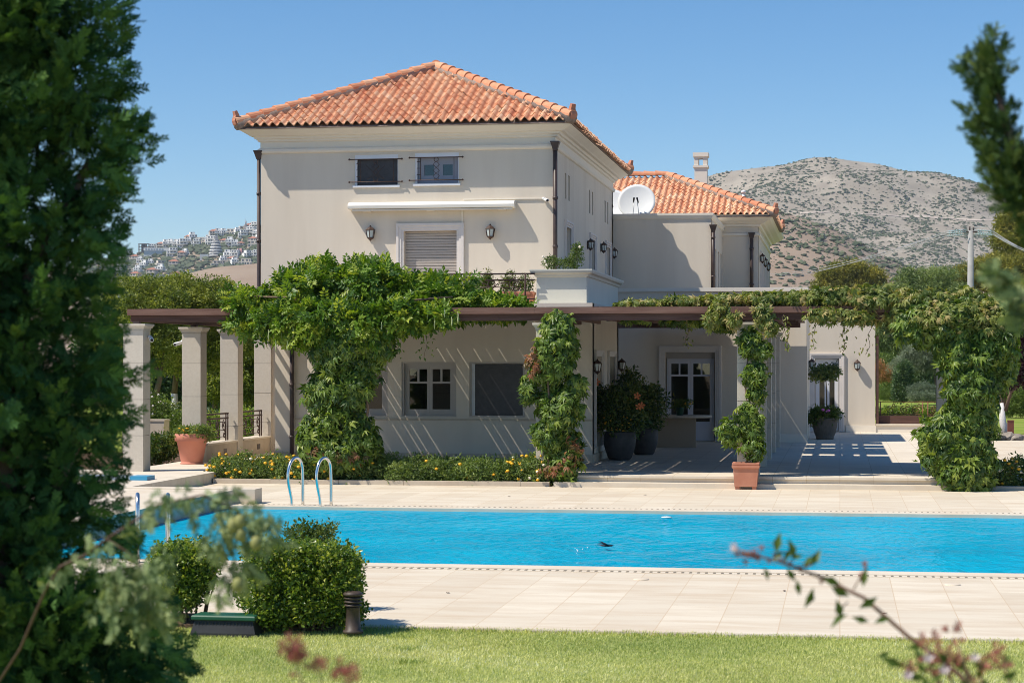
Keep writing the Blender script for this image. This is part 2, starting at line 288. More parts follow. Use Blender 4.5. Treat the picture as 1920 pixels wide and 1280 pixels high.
# ------------------------------------------------------------------ object helpers
def tag(o, label=None, cat=None, group=None, kind=None):
    if label: o['label'] = label
    if cat: o['category'] = cat
    if group: o['group'] = group
    if kind: o['kind'] = kind
    return o
def thing(name, loc, label, cat, group=None):
    o = bpy.data.objects.new(name, None); o.empty_display_size = 0.2
    o.location = loc; COL.objects.link(o)
    return tag(o, label, cat, group)
def wloc(o):
    v = Vector((0, 0, 0))
    while o is not None: v += o.location; o = o.parent
    return v
class MB:
    def __init__(s): s.v = []; s.f = []; s.mi = []; s.t = []; s.sm = []
    def add(s, vs, fs, mi=0, smooth=False):
        o = len(s.v); s.v.extend([tuple(v) for v in vs])
        for f in fs: s.f.append(tuple(i + o for i in f)); s.mi.append(mi); s.sm.append(smooth)
        return s
    def box(s, x0, x1, y0, y1, z0, z1, mi=0):
        x0, x1 = sorted((x0, x1)); y0, y1 = sorted((y0, y1)); z0, z1 = sorted((z0, z1))
        vs = [(x, y, z) for z in (z0, z1) for y in (y0, y1) for x in (x0, x1)]
        return s.add(vs, [(0, 2, 3, 1), (4, 5, 7, 6), (0, 1, 5, 4), (2, 6, 7, 3), (0, 4, 6, 2), (1, 3, 7, 5)], mi)
    def fbox(s, fr, a0, a1, d0, d1, z0, z1, mi=0):
        p, q = fr(a0, d0, z0), fr(a1, d1, z1)
        return s.box(p[0], q[0], p[1], q[1], p[2], q[2], mi)
    def quad(s, a, b, c, d, mi=0): return s.add([a, b, c, d], [(0, 1, 2, 3)], mi)
    def tube(s, pts, r, n=8, mi=0, caps=True):
        pts = [Vector(p) for p in pts]; rs = r if isinstance(r, (list, tuple)) else [r] * len(pts)
        rings = []; prev = None
        for i, p in enumerate(pts):
            t = (pts[min(i + 1, len(pts) - 1)] - pts[max(i - 1, 0)]).normalized()
            if prev is None: u = t.orthogonal().normalized()
            else:
                u = prev - t * prev.dot(t)
                u = u.normalized() if u.length > 1e-6 else t.orthogonal().normalized()
            prev = u; vv = t.cross(u)
            rings.append([p + (u * math.cos(2 * math.pi * k / n) + vv * math.sin(2 * math.pi * k / n)) * rs[i] for k in range(n)])
        vs = [v for rg in rings for v in rg]; fs = []
        for i in range(len(pts) - 1):
            for k in range(n): fs.append((i * n + k, i * n + (k + 1) % n, (i + 1) * n + (k + 1) % n, (i + 1) * n + k))
        if caps: fs.append(tuple(range(n))[::-1]); fs.append(tuple((len(pts) - 1) * n + k for k in range(n)))
        return s.add(vs, fs, mi, True)
    def lathe(s, prof, c, n=32, mi=0, sx=1, sy=1):
        vs = []; fs = []
        for (r, z) in prof:
            for k in range(n):
                a = 2 * math.pi * k / n; vs.append((c[0] + r * sx * math.cos(a), c[1] + r * sy * math.sin(a), c[2] + z))
        for i in range(len(prof) - 1):
            for k in range(n): fs.append((i * n + k, i * n + (k + 1) % n, (i + 1) * n + (k + 1) % n, (i + 1) * n + k))
        if prof[0][0] > 1e-4: fs.append(tuple(range(n))[::-1])
        if prof[-1][0] > 1e-4: fs.append(tuple((len(prof) - 1) * n + k for k in range(n)))
        return s.add(vs, fs, mi, True)
    def ball(s, c, r, mi=0, n=8, k=5):
        rx, ry, rz = r if isinstance(r, (tuple, list)) else (r, r, r)
        prof = [(math.sin(math.pi * i / k), -math.cos(math.pi * i / k)) for i in range(k + 1)]
        prof[0] = (0.02, -1); prof[-1] = (0.02, 1)
        vs = []; fs = []
        for (q, z) in prof:
            for j in range(n):
                a = 2 * math.pi * j / n; vs.append((c[0] + q * rx * math.cos(a), c[1] + q * ry * math.sin(a), c[2] + z * rz))
        for i in range(k):
            for j in range(n): fs.append((i * n + j, i * n + (j + 1) % n, (i + 1) * n + (j + 1) % n, (i + 1) * n + j))
        return s.add(vs, fs, mi, True)
    def loop(s, rect, prof, mi=0, close=False):
        """sweep a profile [(outward offset, z)] round a rectangle (x0,x1,y0,y1), mitred corners"""
        x0, x1, y0, y1 = rect; vs = []; fs = []
        for (o, z) in prof: vs += [(x0 - o, y0 - o, z), (x1 + o, y0 - o, z), (x1 + o, y1 + o, z), (x0 - o, y1 + o, z)]
        k = len(prof)
        for i in range(k if close else k - 1):
            j = (i + 1) % k
            for c in range(4): fs.append((i * 4 + c, i * 4 + (c + 1) % 4, j * 4 + (c + 1) % 4, j * 4 + c))
        return s.add(vs, fs, mi)
    def build(s, name, mats, parent=None, base=None):
        """one mesh object; base = its own origin in world space when it has no parent"""
        if not isinstance(mats, (list, tuple)): mats = [mats]
        off = wloc(parent) if parent is not None else Vector(base or (0, 0, 0))
        me = bpy.data.meshes.new(name)
        me.from_pydata([(v[0] - off.x, v[1] - off.y, v[2] - off.z) for v in s.v], [], s.f)
        for mm in mats: me.materials.append(mm)
        me.polygons.foreach_set('material_index', s.mi)
        me.polygons.foreach_set('use_smooth', s.sm)
        me.update()
        o = bpy.data.objects.new(name, me); COL.objects.link(o)
        if parent is not None: o.parent = parent
        else: o.location = off
        return o
def struct(name, mb, mt): return tag(mb.build(name, mt), kind='structure')
def npmesh(name, V, Fc, mt, parent=None, base=None, tint=None, smooth=False):
    k = Fc.shape[1]; off = np.array(wloc(parent) if parent is not None else (base or (0, 0, 0)), dtype=np.float64)
    me = bpy.data.meshes.new(name)
    me.vertices.add(len(V)); me.vertices.foreach_set('co', (V - off).astype(np.float32).ravel())
    me.loops.add(Fc.size); me.loops.foreach_set('vertex_index', Fc.astype(np.int32).ravel())
    me.polygons.add(len(Fc)); me.polygons.foreach_set('loop_start', np.arange(0, Fc.size, k, dtype=np.int32))
    me.polygons.foreach_set('use_smooth', np.full(len(Fc), smooth))
    me.materials.append(mt)
    if tint is not None:
        at = me.attributes.new('tint', 'FLOAT', 'POINT'); at.data.foreach_set('value', np.asarray(tint, dtype=np.float32))
    me.update(calc_edges=True); me.validate()
    o = bpy.data.objects.new(name, me); COL.objects.link(o)
    if parent is not None: o.parent = parent
    else: o.location = off
    return o
def copy_tree(o, parent=None):
    c = o.copy(); COL.objects.link(c)
    if parent is not None: c.parent = parent
    for ch in [x for x in bpy.data.objects if x.parent == o]: copy_tree(ch, c)
    return c

# ------------------------------------------------------------------ foliage helpers
def unit(a): return a / np.maximum(np.linalg.norm(a, axis=1, keepdims=True), 1e-9)
def leaflet(l=1.0, wd=0.36, fold=0.10, droop=0.12, ang=0.0, ox=0.0, oy=0.0, tilt=0.0):
    v = np.array([(0, 0, 0), (wd * 0.5, l * 0.48, fold), (0, l, -droop), (-wd * 0.5, l * 0.48, fold), (0, l * 0.45, -0.01)], float)
    c, s_ = math.cos(ang), math.sin(ang)
    x = v[:, 0] * c + v[:, 1] * s_; y = -v[:, 0] * s_ + v[:, 1] * c
    v = np.stack([x + ox, y + oy, v[:, 2] + tilt * np.hypot(x, y)], 1)
    return v, np.array([(0, 1, 4), (4, 1, 2), (0, 4, 3), (4, 2, 3)])
def join(parts):
    V = []; T = []; o = 0
    for v, t in parts: V.append(v); T.append(t + o); o += len(v)
    return np.concatenate(V), np.concatenate(T)
TP = {}
TP['simple'] = leaflet(1, 0.42)
TP['narrow'] = leaflet(1, 0.2, 0.04)
TP['palm'] = join([leaflet(l, 0.36, 0.06, 0.28, R(a_), 0, 0, -0.38) for l, a_ in ((1, 0), (0.92, 40), (0.9, -44), (0.66, 84), (0.7, -80))])
TP['pinnate'] = join([leaflet(0.46, 0.26, 0.03, 0.05, sg * R(60), 0, y_, -.1) for y_ in (0.15, 0.42, 0.68) for sg in (1, -1)] + [leaflet(0.46, 0.26, 0.03, 0.08, 0, 0, 0.8)])
def clump(k, l, wd, seed, spread=0.6):
    q = np.random.default_rng(seed); ps = []
    for _ in range(k):
        v, t = leaflet(l * q.uniform(0.7, 1.2), wd, 0.05, 0.1)
        D_ = unit(q.normal(size=(1, 3)) * 0.8 + np.array([[0, 0.7, 0]]))[0]
        N_ = q.normal(size=3); X_ = np.cross(D_, N_); X_ /= np.linalg.norm(X_); N_ = np.cross(X_, D_)
        v = v[:, :1] * X_ + v[:, 1:2] * D_ + v[:, 2:] * N_
        ps.append((v + q.normal(size=3) * spread * 0.5, t))
    return join(ps)
TP['clump'] = clump(9, 0.6, 0.24, 3)
TP['needle'] = clump(12, 0.7, 0.10, 4)
TP['boxclump'] = clump(8, 0.42, 0.24, 5, 0.55)
def spray(seed):
    q = np.random.default_rng(seed); ps = []
    for i in range(9):
        y_ = 0.08 + i * 0.1
        for sg in (1, -1):
            l = (0.42 - 0.028 * i) * q.uniform(0.75, 1.15); a_ = sg * R(q.uniform(28, 48))
            v, t = leaflet(l, 0.05, 0.012, q.uniform(-0.05, 0.1), a_, 0, y_, q.uniform(-0.2, 0.2)); ps.append((v, t[[0, 1, 2, 3]]))
            for f_ in (0.45, 0.75):
                v, t = leaflet(l * 0.45, 0.045, 0.01, q.uniform(-0.05, 0.1), a_ - sg * R(26), math.sin(a_) * l * f_, y_ + math.cos(a_) * l * f_, q.uniform(-0.2, 0.3))
                ps.append((v, t))
    ps.append(leaflet(1.1, 0.05, 0.01, 0.02))
    return join(ps)
TP['spray'] = spray(8)
def blob(ells, n, shell=0.55, q=rng):
    """points and outward normals in a union of ellipsoids [(centre, (rx, ry, rz))]; points deep inside another ellipsoid are dropped"""
    C = np.array([tuple(e[0]) for e in ells], float); Rr = np.array([e[1] for e in ells], float)
    wgt = (Rr[:, 0] * Rr[:, 1] + Rr[:, 1] * Rr[:, 2] + Rr[:, 0] * Rr[:, 2]); wgt /= wgt.sum()
    idx = q.choice(len(ells), n, p=wgt); d = unit(q.normal(size=(n, 3)))
    rad = shell + (1 - shell) * q.random(n) ** 0.6
    # lumpy surface
    ph = q.random(3) * 9
    lump = 1 + 0.16 * np.sin(d[:, 0] * 7 + idx * 2.1 + ph[0]) * np.sin(d[:, 1] * 6 + idx * 1.3 + ph[1]) + 0.14 * np.sin(d[:, 2] * 9 + idx * 3.7 + ph[2])
    P = C[idx] + Rr[idx] * d * (rad * lump)[:, None]
    nr = unit(d / Rr[idx])
    keep = np.ones(n, bool)
    for c, r_ in zip(C, Rr):
        keep &= (((P - c) / r_) ** 2).sum(1) > (shell * 0.85) ** 2 * 0.6
    return P[keep], nr[keep]
def instance(tp, P, D, Nn, S):
    tv, tt = TP[tp]; n = len(P)
    D = unit(D); X = unit(np.cross(D, Nn)); Nz = np.cross(X, D)
    S = np.broadcast_to(np.asarray(S, float), (n,))
    V = P[:, None, :] + S[:, None, None] * (tv[None, :, 0:1] * X[:, None, :] + tv[None, :, 1:2] * D[:, None, :] + tv[None, :, 2:3] * Nz[:, None, :])
    k = len(tv); T = tt[None] + (np.arange(n) * k)[:, None, None]
    return V.reshape(-1, 3), T.reshape(-1, 3), k
def foliage(name, tp, lm, P, D, Nn, S, parent=None, base=None, tint=None):
    V, T, k = instance(tp, P, D, Nn, S)
    if tint is None: tint = rng.random(len(P))
    tint = np.repeat(np.clip(tint, 0, 1), k)
    return npmesh(name, V, T, LF[lm], parent, base, tint)
def leaves(name, tp, lm, ells, n, size, parent=None, base=None, shell=0.55, droop=0.3, out=0.7, rnd=0.6, gaps=0.0, svar=0.35, tgain=1.0):
    P, nr = blob(ells, n, shell)
    if gaps:
        s_ = 2.2 / max(max(e[1]) for e in ells); ph = rng.random(3) * 10
        g = np.sin(P[:, 0] * s_ * 3 + ph[0]) + np.sin(P[:, 1] * s_ * 3.3 + ph[1]) + np.sin(P[:, 2] * s_ * 3.7 + ph[2])
        k = g > -1.5 + gaps * 1.2 + rng.normal(size=len(P)) * 0.3; P, nr = P[k], nr[k]
    n = len(P)
    D = nr * out + rng.normal(size=(n, 3)) * rnd; D[:, 2] -= droop
    Nn = nr + rng.normal(size=(n, 3)) * 0.55 + np.array([0, 0, 0.5])
    S = size * (1 + rng.uniform(-svar, svar, n))
    # clumps of lighter and darker growth
    ph = rng.random(3) * 10; e0 = max(ells[0][1])
    cl = 0.46 + 0.22 * np.sin(P[:, 0] * 5 / e0 + ph[0]) * np.sin(P[:, 2] * 6 / e0 + ph[1]) + 0.34 * rng.normal(size=n)
    return foliage(name, tp, lm, P, D, Nn, S, parent, base, np.clip(cl, 0, 1) ** tgain)
def limbs(name, paths, mt, parent, n=7):
    mb = MB()
    for pts, r0, r1 in paths:
        k = len(pts); mb.tube(pts, [r0 + (r1 - r0) * i / (k - 1) for i in range(k)], n)
    return mb.build(name, mt, parent)

# wall with openings. fr maps (along, outward, z) to world
def frF(y): return lambda a, d, z: (a, y - d, z)         # faces the camera
def frR(x): return lambda a, d, z: (x + d, a, z)         # faces +X
def frL(x): return lambda a, d, z: (x - d, a, z)
def frB(y): return lambda a, d, z: (a, y + d, z)
def wall(mb, fr, a0, a1, z0, z1, holes=(), th=0.25, mi=0):
    As = sorted({a0, a1, *[h[0] for h in holes], *[h[1] for h in holes]}); Zs = sorted({z0, z1, *[h[2] for h in holes], *[h[3] for h in holes]})
    ins = lambda a, z: any(h[0] < a < h[1] and h[2] < z < h[3] for h in holes)
    for i in range(len(As) - 1):
        for j in range(len(Zs) - 1):
            if ins((As[i] + As[i + 1]) / 2, (Zs[j] + Zs[j + 1]) / 2): continue
            for d in (0, -th): mb.quad(fr(As[i], d, Zs[j]), fr(As[i + 1], d, Zs[j]), fr(As[i + 1], d, Zs[j + 1]), fr(As[i], d, Zs[j + 1]), mi)
    for h in list(holes) + [(a0, a1, z0, z1)]:
        p, q, s_, t = h
        for (u, v) in (((p, s_), (q, s_)), ((q, s_), (q, t)), ((q, t), (p, t)), ((p, t), (p, s_))):
            mb.quad(fr(u[0], 0, u[1]), fr(v[0], 0, v[1]), fr(v[0], -th, v[1]), fr(u[0], -th, u[1]), mi)
def surround(parent, fr, a0, a1, z0, z1, wd=0.16, mt='frame_stone', name='surround'):
    """moulded stone frame round an opening, three stepped fillets, jambs down to z0"""
    mb = MB(); e = wd / 3
    for i in range(3):
        i0 = e * i; i1 = e * (i + 1); p = 0.02 + 0.018 * i
        mb.fbox(fr, a0 - i1, a0 - i0, -0.01, p, z0, z1 + i0)
        mb.fbox(fr, a1 + i0, a1 + i1, -0.01, p, z0, z1 + i0)
        mb.fbox(fr, a0 - i1, a1 + i1, -0.01, p, z1 + i0, z1 + i1)
    mb.build(name, M[mt], parent)
def sash_window(parent, fr, a0, a1, z0, z1, sashes=2, top=0.0, name='window', bottom=0.0, dep=0.10, bar=0.055, mt='white'):
    """white joinery: sashes with an optional row of two small panes on top and a solid bottom panel; glass is a child"""
    mb = MB(); gl = MB(); fw = 0.045
    mb.fbox(fr, a0, a0 + fw, -dep - 0.06, -dep, z0, z1); mb.fbox(fr, a1 - fw, a1, -dep - 0.06, -dep, z0, z1)
    mb.fbox(fr, a0 + fw, a1 - fw, -dep - 0.06, -dep, z1 - fw, z1); mb.fbox(fr, a0 + fw, a1 - fw, -dep - 0.06, -dep, z0, z0 + fw)
    b0, b1 = a0 + fw, a1 - fw; sw = (b1 - b0) / sashes
    for i in range(sashes):
        p, q = b0 + sw * i + 0.002, b0 + sw * (i + 1) - 0.002; y0, y1 = -dep - 0.05, -dep - 0.008
        zb, zt = z0 + fw, z1 - fw
        mb.fbox(fr, p, p + bar, y0, y1, zb, zt); mb.fbox(fr, q - bar, q, y0, y1, zb, zt)
        mb.fbox(fr, p + bar, q - bar, y0, y1, zt - bar * 1.2, zt); mb.fbox(fr, p + bar, q - bar, y0, y1, zb, zb + max(bar * 1.5, bottom))
        if bottom: mb.fbox(fr, p + bar + 0.05, q - bar - 0.05, y0, y1 + 0.008, zb + 0.07, zb + bottom - 0.05)
        if top:
            zz = zt - bar * 1.2 - top
            mb.fbox(fr, p + bar, q - bar, y0, y1, zz - bar * 0.8, zz)
            mid = (p + q) / 2; mb.fbox(fr, mid - 0.022, mid + 0.022, y0, y1, zz, zt - bar * 1.2)
        gl.fbox(fr, p + bar * 0.5, q - bar * 0.5, -dep - 0.033, -dep - 0.025, zb + 0.02, zt - 0.02)
    o = mb.build(name, M[mt], parent); gl.build('pane', M['glass'], o)
    return o

# ================================================================== SETTING
DZ, TZ = -0.20, 0.0                                    # pool deck and terrace levels
PX0, PX1, PY0, PY1 = -9.55, 16.0, 21.9, 30.35          # pool
g = MB()
for x0, x1, y0, y1 in ((-3800, PX0 - .3, -300, 5000), (PX1 + .3, 3800, -300, 5000), (PX0 - .3, PX1 + .3, -300, PY0 - .3), (PX0 - .3, PX1 + .3, PY1 + .3, 5000)):
    g.quad((x0, y0, -0.30), (x1, y0, -0.30), (x1, y1, -0.30), (x0, y1, -0.30))
struct('ground', g, M['earth'])
# pool basin, water, coping
p = MB()
p.quad((PX0, PY0, -1.9), (PX1, PY0, -1.9), (PX1, PY1, -1.9), (PX0, PY1, -1.9))
for a_, b_ in (((PX0, PY0), (PX1, PY0)), ((PX1, PY0), (PX1, PY1)), ((PX1, PY1), (PX0, PY1)), ((PX0, PY1), (PX0, PY0))):
    p.quad((*a_, -1.9), (*b_, -1.9), (*b_, DZ - .036), (*a_, DZ - .036))
struct('pool_basin', p, M['pooltile'])
p = MB(); p.quad((PX0 + .001, PY0 + .001, DZ - .035), (PX1 - .001, PY0 + .001, DZ - .035), (PX1 - .001, PY1 - .001, DZ - .035), (PX0 + .001, PY1 - .001, DZ - .035))
struct('pool_water', p, M['water'])
p = MB()
cw = 0.32
p.box(PX0 - .02, PX1, PY0 - cw, PY0 + .03, DZ - .05, DZ + .012); p.box(PX0 - .02, PX1, PY1 - .03, PY1 + cw, DZ - .05, DZ + .012)
p.box(PX1 - .03, PX1 + cw, PY0 - cw, PY1 + cw, DZ - .05, DZ + .010)
struct('pool_coping', p, M['coping'])
# overflow gratings: a strip of slots set in the paving behind each coping
for nm, y0, x1 in (('near', PY0 - cw - .17, 7.0), ('far', PY1 + cw + .02, 7.0)):
    q = MB(); s_ = MB()
    q.box(PX0, x1, y0, y0 + .15, DZ - .04, DZ + .006)
    k = 0; x = PX0 + .05
    while x < x1 - .05:
        s_.box(x, x + .028, y0 + .025, y0 + .125, DZ - .02, DZ + .009); x += .085
    o = q.build('overflow_grating', M['coping'], base=(PX0, y0, DZ))
    tag(o, 'slotted stone overflow grating along the %s edge of the pool' % nm, 'grating')
    s_.build('grate_slots', M['grate'], o)
# deck and terrace
d = MB()
d.quad((-16, 16.75, DZ), (20, 16.75, DZ), (20, PY0 - .05, DZ), (-16, PY0 - .05, DZ))
d.quad((PX0 - .4, PY1 + .05, DZ), (24, PY1 + .05, DZ), (24, 46, DZ), (PX0 - .4, 46, DZ))
d.quad((-13, 31.4, DZ), (PX0 - .4, 31.4, DZ), (PX0 - .4, 46, DZ), (-13, 46, DZ))
d.quad((2.6, 46, DZ), (24, 46, DZ), (24, 60, DZ), (2.6, 60, DZ))
d.box(-16, 20, 16.72, 16.76, DZ - .1, DZ - .002)
struct('pool_deck', d, M['slab'])
t = MB()
t.box(-5.2, 2.6, 36.44, 62.3, -0.28, TZ - .045); t.box(-5.2, 2.6, 36.40, 62.3, TZ - .042, TZ)
t.box(-12.0, -5.22, 37.45, 62, -0.28, TZ - .001)
t.box(-13.6, -11.65, 31.75, 46.2, -0.28, TZ)
t.box(-24, -13.61, 31.75, 36.9, -0.28, TZ - .002)
struct('terrace', t, M['terr'])
t = MB(); t.box(-5.15, 2.2, 36.1, 36.43, DZ - .05, DZ + .085); struct('terrace_step', t, M['coping'])
t = MB(); t.box(-16, -9.6, 20.5, 31.3, DZ - .15, 0.02); t.box(-16, -9.25, 30.95, 31.35, DZ - .1, 0.035); struct('raised_pool_ledge', t, M['coping'])
# lawns
l = MB(); l.quad((-14, 2, DZ - .06), (16, 2, DZ - .06), (16, 16.74, DZ - .03), (-14, 16.74, DZ - .03)); struct('lawn', l, M['lawn'])
l = MB(); l.quad((2.9, 88, DZ - .09), (30, 88, DZ - .09), (36, 200, DZ - .09), (2.9, 200, DZ - .09))
l.quad((-1, 70, DZ - .088), (2.9, 70, DZ - .088), (2.9, 200, DZ - .088), (-1, 200, DZ - .088)); l.quad((2.9, 68, DZ - .088), (30, 68, DZ - .088), (30, 88, DZ - .088), (2.9, 88, DZ - .088))
l.quad((-40, 47, DZ - .08), (-13.7, 47, DZ - .08), (-13.7, 120, DZ - .08), (-40, 120, DZ - .08)); struct('garden_lawn', l, M['farlawn'])
l = MB(); l.box(-8.6, -4.28, 16.5, 17.25, DZ - .05, DZ + .012); l.box(-24, -13.62, 37, 47.2, -.29, -.15); struct('planting_soil', l, M['soil'])

# hills: height fields whose crest follows the skyline, several kilometres away
def hill(name, crest, D0, D1, z0, mt, rough_, seed, steps=70, per=8, back=1.12):
    q = np.random.default_rng(seed)
    pxs = np.arange(crest[0][0], crest[-1][0] + 1, per, float)
    ys = np.interp(pxs, [c[0] for c in crest], [c[1] for c in crest])
    ys = np.convolve(np.pad(ys, 6, mode='edge'), np.ones(13) / 13, 'valid')
    nx = len(pxs); ph = q.random((6, 4)) * 6.28
    ts = np.concatenate([np.linspace(0, 1, steps), np.linspace(1.04, back + .3, 8)])
    V = np.zeros((len(ts), nx, 3))
    for j, t_ in enumerate(ts):
        D_ = D0 + (D1 - D0) * t_
        top = ZE + (HZ - ys) / F * D1
        prof = (t_ ** 1.25) if t_ <= 1 else max(0.0, 1 - ((t_ - 1) * 1.9) ** 1.3)
        z = z0 + (top - z0) * prof
        x_ = (pxs - 960) / F
        px_w = D_ * (FW[0] + x_ * RT[0]); py_w = D_ * (FW[1] + x_ * RT[1])
        nz = np.zeros(nx)
        for o_ in range(6):
            f_ = 0.0035 * 1.9 ** o_ * (2500 / D1)
            nz += np.sin(px_w * f_ + ph[o_, 0] + 1.7 * np.sin(py_w * f_ * 0.7 + ph[o_, 1])) * np.sin(py_w * f_ * 0.9 + ph[o_, 2]) / 1.75 ** o_
        z += nz * rough_ * min(1, 4 * t_ * (1.25 - min(t_, 1.2)))
        V[j, :, 0] = px_w; V[j, :, 1] = py_w; V[j, :, 2] = np.maximum(z, z0 - 1)
    a_ = np.arange(len(ts) * nx).reshape(len(ts), nx)
    Fc = np.stack([a_[:-1, :-1], a_[:-1, 1:], a_[1:, 1:], a_[1:, :-1]], -1).reshape(-1, 4)
    tag(npmesh(name, V.reshape(-1, 3), Fc, M[mt], smooth=True), kind='structure')
    return V, pxs, ts, steps
def on_hill(hl, px, t_):
    V, pxs, ts, st = hl
    i = np.interp(px, pxs, np.arange(len(pxs))); j = np.interp(t_, ts, np.arange(len(ts)))
    i0 = np.clip(i.astype(int), 0, len(pxs) - 2); j0 = np.clip(j.astype(int), 0, len(ts) - 2); fi = (i - i0)[:, None]; fj = (j - j0)[:, None]
    return (V[j0, i0] * (1 - fi) * (1 - fj) + V[j0, i0 + 1] * fi * (1 - fj) + V[j0 + 1, i0] * (1 - fi) * fj + V[j0 + 1, i0 + 1] * fi * fj)
def row_at(hl, px, y):
    """hill parameter t at which the surface appears on photo row y in column px (front side)"""
    V, pxs, ts, st = hl
    tt = np.linspace(0.02, 1, 120); P = on_hill(hl, np.full(120, float(px)), tt)
    d_ = P[:, 0] * FW[0] + P[:, 1] * FW[1]; yy = HZ - F * (P[:, 2] - ZE) / d_
    return float(tt[np.argmin(np.abs(yy - y))])
octv = np.array([(1, 0, 0), (0, 1, 0), (-1, 0, 0), (0, -1, 0), (0, 0, 0.9), (.7, .7, .45), (-.7, .7, .45), (-.7, -.7, .45), (.7, -.7, .45)], float)
octf = np.array([(0, 5, 8), (5, 1, 6), (6, 2, 7), (7, 3, 8), (0, 1, 5), (1, 2, 6), (2, 3, 7), (3, 0, 8), (5, 6, 4), (6, 7, 4), (7, 8, 4), (8, 5, 4)])
def scrub(name, hl, n, s0, s1, px0, px1, t0=0.03, t1=1.02, dens=None, label=None):
    px = rng.uniform(px0, px1, n); t_ = rng.uniform(t0, t1, n)
    if dens is not None: k = rng.random(n) < dens(px, t_); px, t_ = px[k], t_[k]
    n = len(px); P = on_hill(hl, px, t_); S = s0 + (s1 - s0) * rng.random(n) ** 2.2
    jit = 1 + rng.uniform(-.35, .35, (n, 9, 3))
    V = P[:, None] + S[:, None, None] * octv[None] * jit * np.array([1, 1, 0.85])
    T = octf[None] + (np.arange(n) * 9)[:, None, None]
    tag(npmesh(name, V.reshape(-1, 3), T.reshape(-1, 3), LF['scrub'], None, (0, 0, 0), np.repeat(rng.random(n), 9)), label, None, None, 'stuff')
mount = hill('mountain', [(1100, 372), (1200, 352), (1290, 338), (1340, 324), (1400, 316), (1440, 308), (1490, 299), (1540, 297), (1600, 303), (1660, 315), (1740, 331), (1830, 352), (1920, 382), (2100, 425), (2500, 520)], 1250, 2700, -5, 'hillrock', 30, 3)
spur = hill('brown_spur', [(1180, 400), (1330, 380), (1420, 382), (1480, 388), (1540, 406), (1600, 432), (1660, 464), (1720, 496), (1820, 535), (2000, 565)], 700, 1350, -3, 'hillbrown', 5, 8)
town = hill('town_hill', [(-300, 540), (60, 505), (180, 482), (240, 470), (270, 465), (300, 458), (330, 449), (360, 440), (400, 432), (440, 424), (488, 415), (600, 395), (800, 360), (1100, 400)], 1400, 2300, -3, 'hillcity', 9, 5)
brown = hill('brown_hill', [(-200, 600), (200, 585), (280, 545), (330, 522), (380, 506), (430, 500), (490, 495), (620, 480), (900, 500), (1150, 560)], 800, 1300, -3, 'hillbrown', 2, 9)
scrub('mountain_scrub', mount, 85000, 0.3, 2.5, 1120, 2000, dens=lambda px, t_: np.clip(.62 + .30 * np.sin(px * .045 + 3 * np.sin(t_ * 11 + px * .013)) + .28 * np.sin(t_ * 38 + 2.2 * np.sin(px * .03)) - .25 * t_ + .15, .12, 1))
scrub('spur_scrub', spur, 5200, 0.35, 2.7, 1250, 1800, dens=lambda px, t_: np.clip(0.35 + t_ * 0.7, 0, 1))
scrub('town_scrub', town, 11000, 0.9, 5.0, 150, 560)
rp_ = np.arange(1500, 1930, 10.0); rt_ = np.array([row_at(mount, q_, np.interp(q_, [1500, 1600, 1750, 1930], [399, 402, 408, 420])) for q_ in rp_]); rt_ = np.convolve(np.pad(rt_, 3, mode='edge'), np.ones(7) / 7, 'valid')
ra_ = on_hill(mount, rp_, rt_ - .0018) + np.array([0, 0, .6]); rb2_ = on_hill(mount, rp_, rt_ + .0022) + np.array([0, 0, 1.0]); k_ = len(rp_)
tag(npmesh('mountain_road', np.concatenate([ra_, rb2_]), np.stack([np.arange(k_ - 1), np.arange(1, k_), k_ + np.arange(1, k_), k_ + np.arange(k_ - 1)], 1), M['roadcut']), kind='structure')
scrub('brown_hill_scrub', brown, 40, 0.8, 2.6, 200, 620)

# ================================================================== VILLA
V = thing('villa', (-9.8, 46.0, 0), 'large beige rendered villa with clay tiled hip roofs facing the pool', 'villa')
G = {'door': [], 'win': []}
UX0, UX1, UY0, UY1 = -13.30, -6.39, 45.0, 56.75
# upper house
mb = MB()
f = frF(UY0)
W1 = (-11.06, -10.03, 6.10, 6.86); W2 = (-9.64, -8.61, 6.12, 6.88); DU = (-9.90, -8.66, 3.12, 5.09)
wall(mb, f, UX0, UX1, 0, 7.2, [W1, W2, DU])
fr = frR(UX1)
SL = []
for y_ in (46.66, 51.27, 54.73): SL += [(y_, y_ + .27, 5.93, 6.53), (y_ + .62, y_ + .89, 5.93, 6.53)]
DR = [(46.75, 47.75, 3.14, 5.28), (51.45, 52.45, 3.14, 5.28), (54.98, 55.98, 3.14, 5.28)]
wall(mb, fr, UY0 + .001, UY1, 0, 7.2, SL + DR)
wall(mb, frL(UX0), UY0 + .001, UY1, 0, 7.2); wall(mb, frB(UY1), UX0, UX1, 0, 7.2)
mb.box(UX0 + .26, UX1 - .26, UY0 + .26, UY1 - .26, 2.85, 3.05)                     # floor slab
mb.build('wall', M['wall'], V)
mb = MB()
rect = (UX0, UX1, UY0, UY1)
mb.loop(rect, [(0.004, 6.92), (0.045, 6.935), (0.065, 6.97), (0.065, 7.01), (0.03, 7.04), (0.012, 7.05)])
mb.loop(rect, [(0.01, 7.045), (0.01, 7.18), (0.06, 7.20), (0.07, 7.25), (0.12, 7.255), (0.14, 7.31), (0.21, 7.315), (0.24, 7.34), (0.31, 7.38), (0.36, 7.41), (0.395, 7.43), (0.40, 7.45), (0.0, 7.455)])
mb.box(UX0 - .1, UX1 + .1, UY0 - .1, UY1 + .1, 7.40, 7.44)
mb.build('cornice', M['trim'], V)

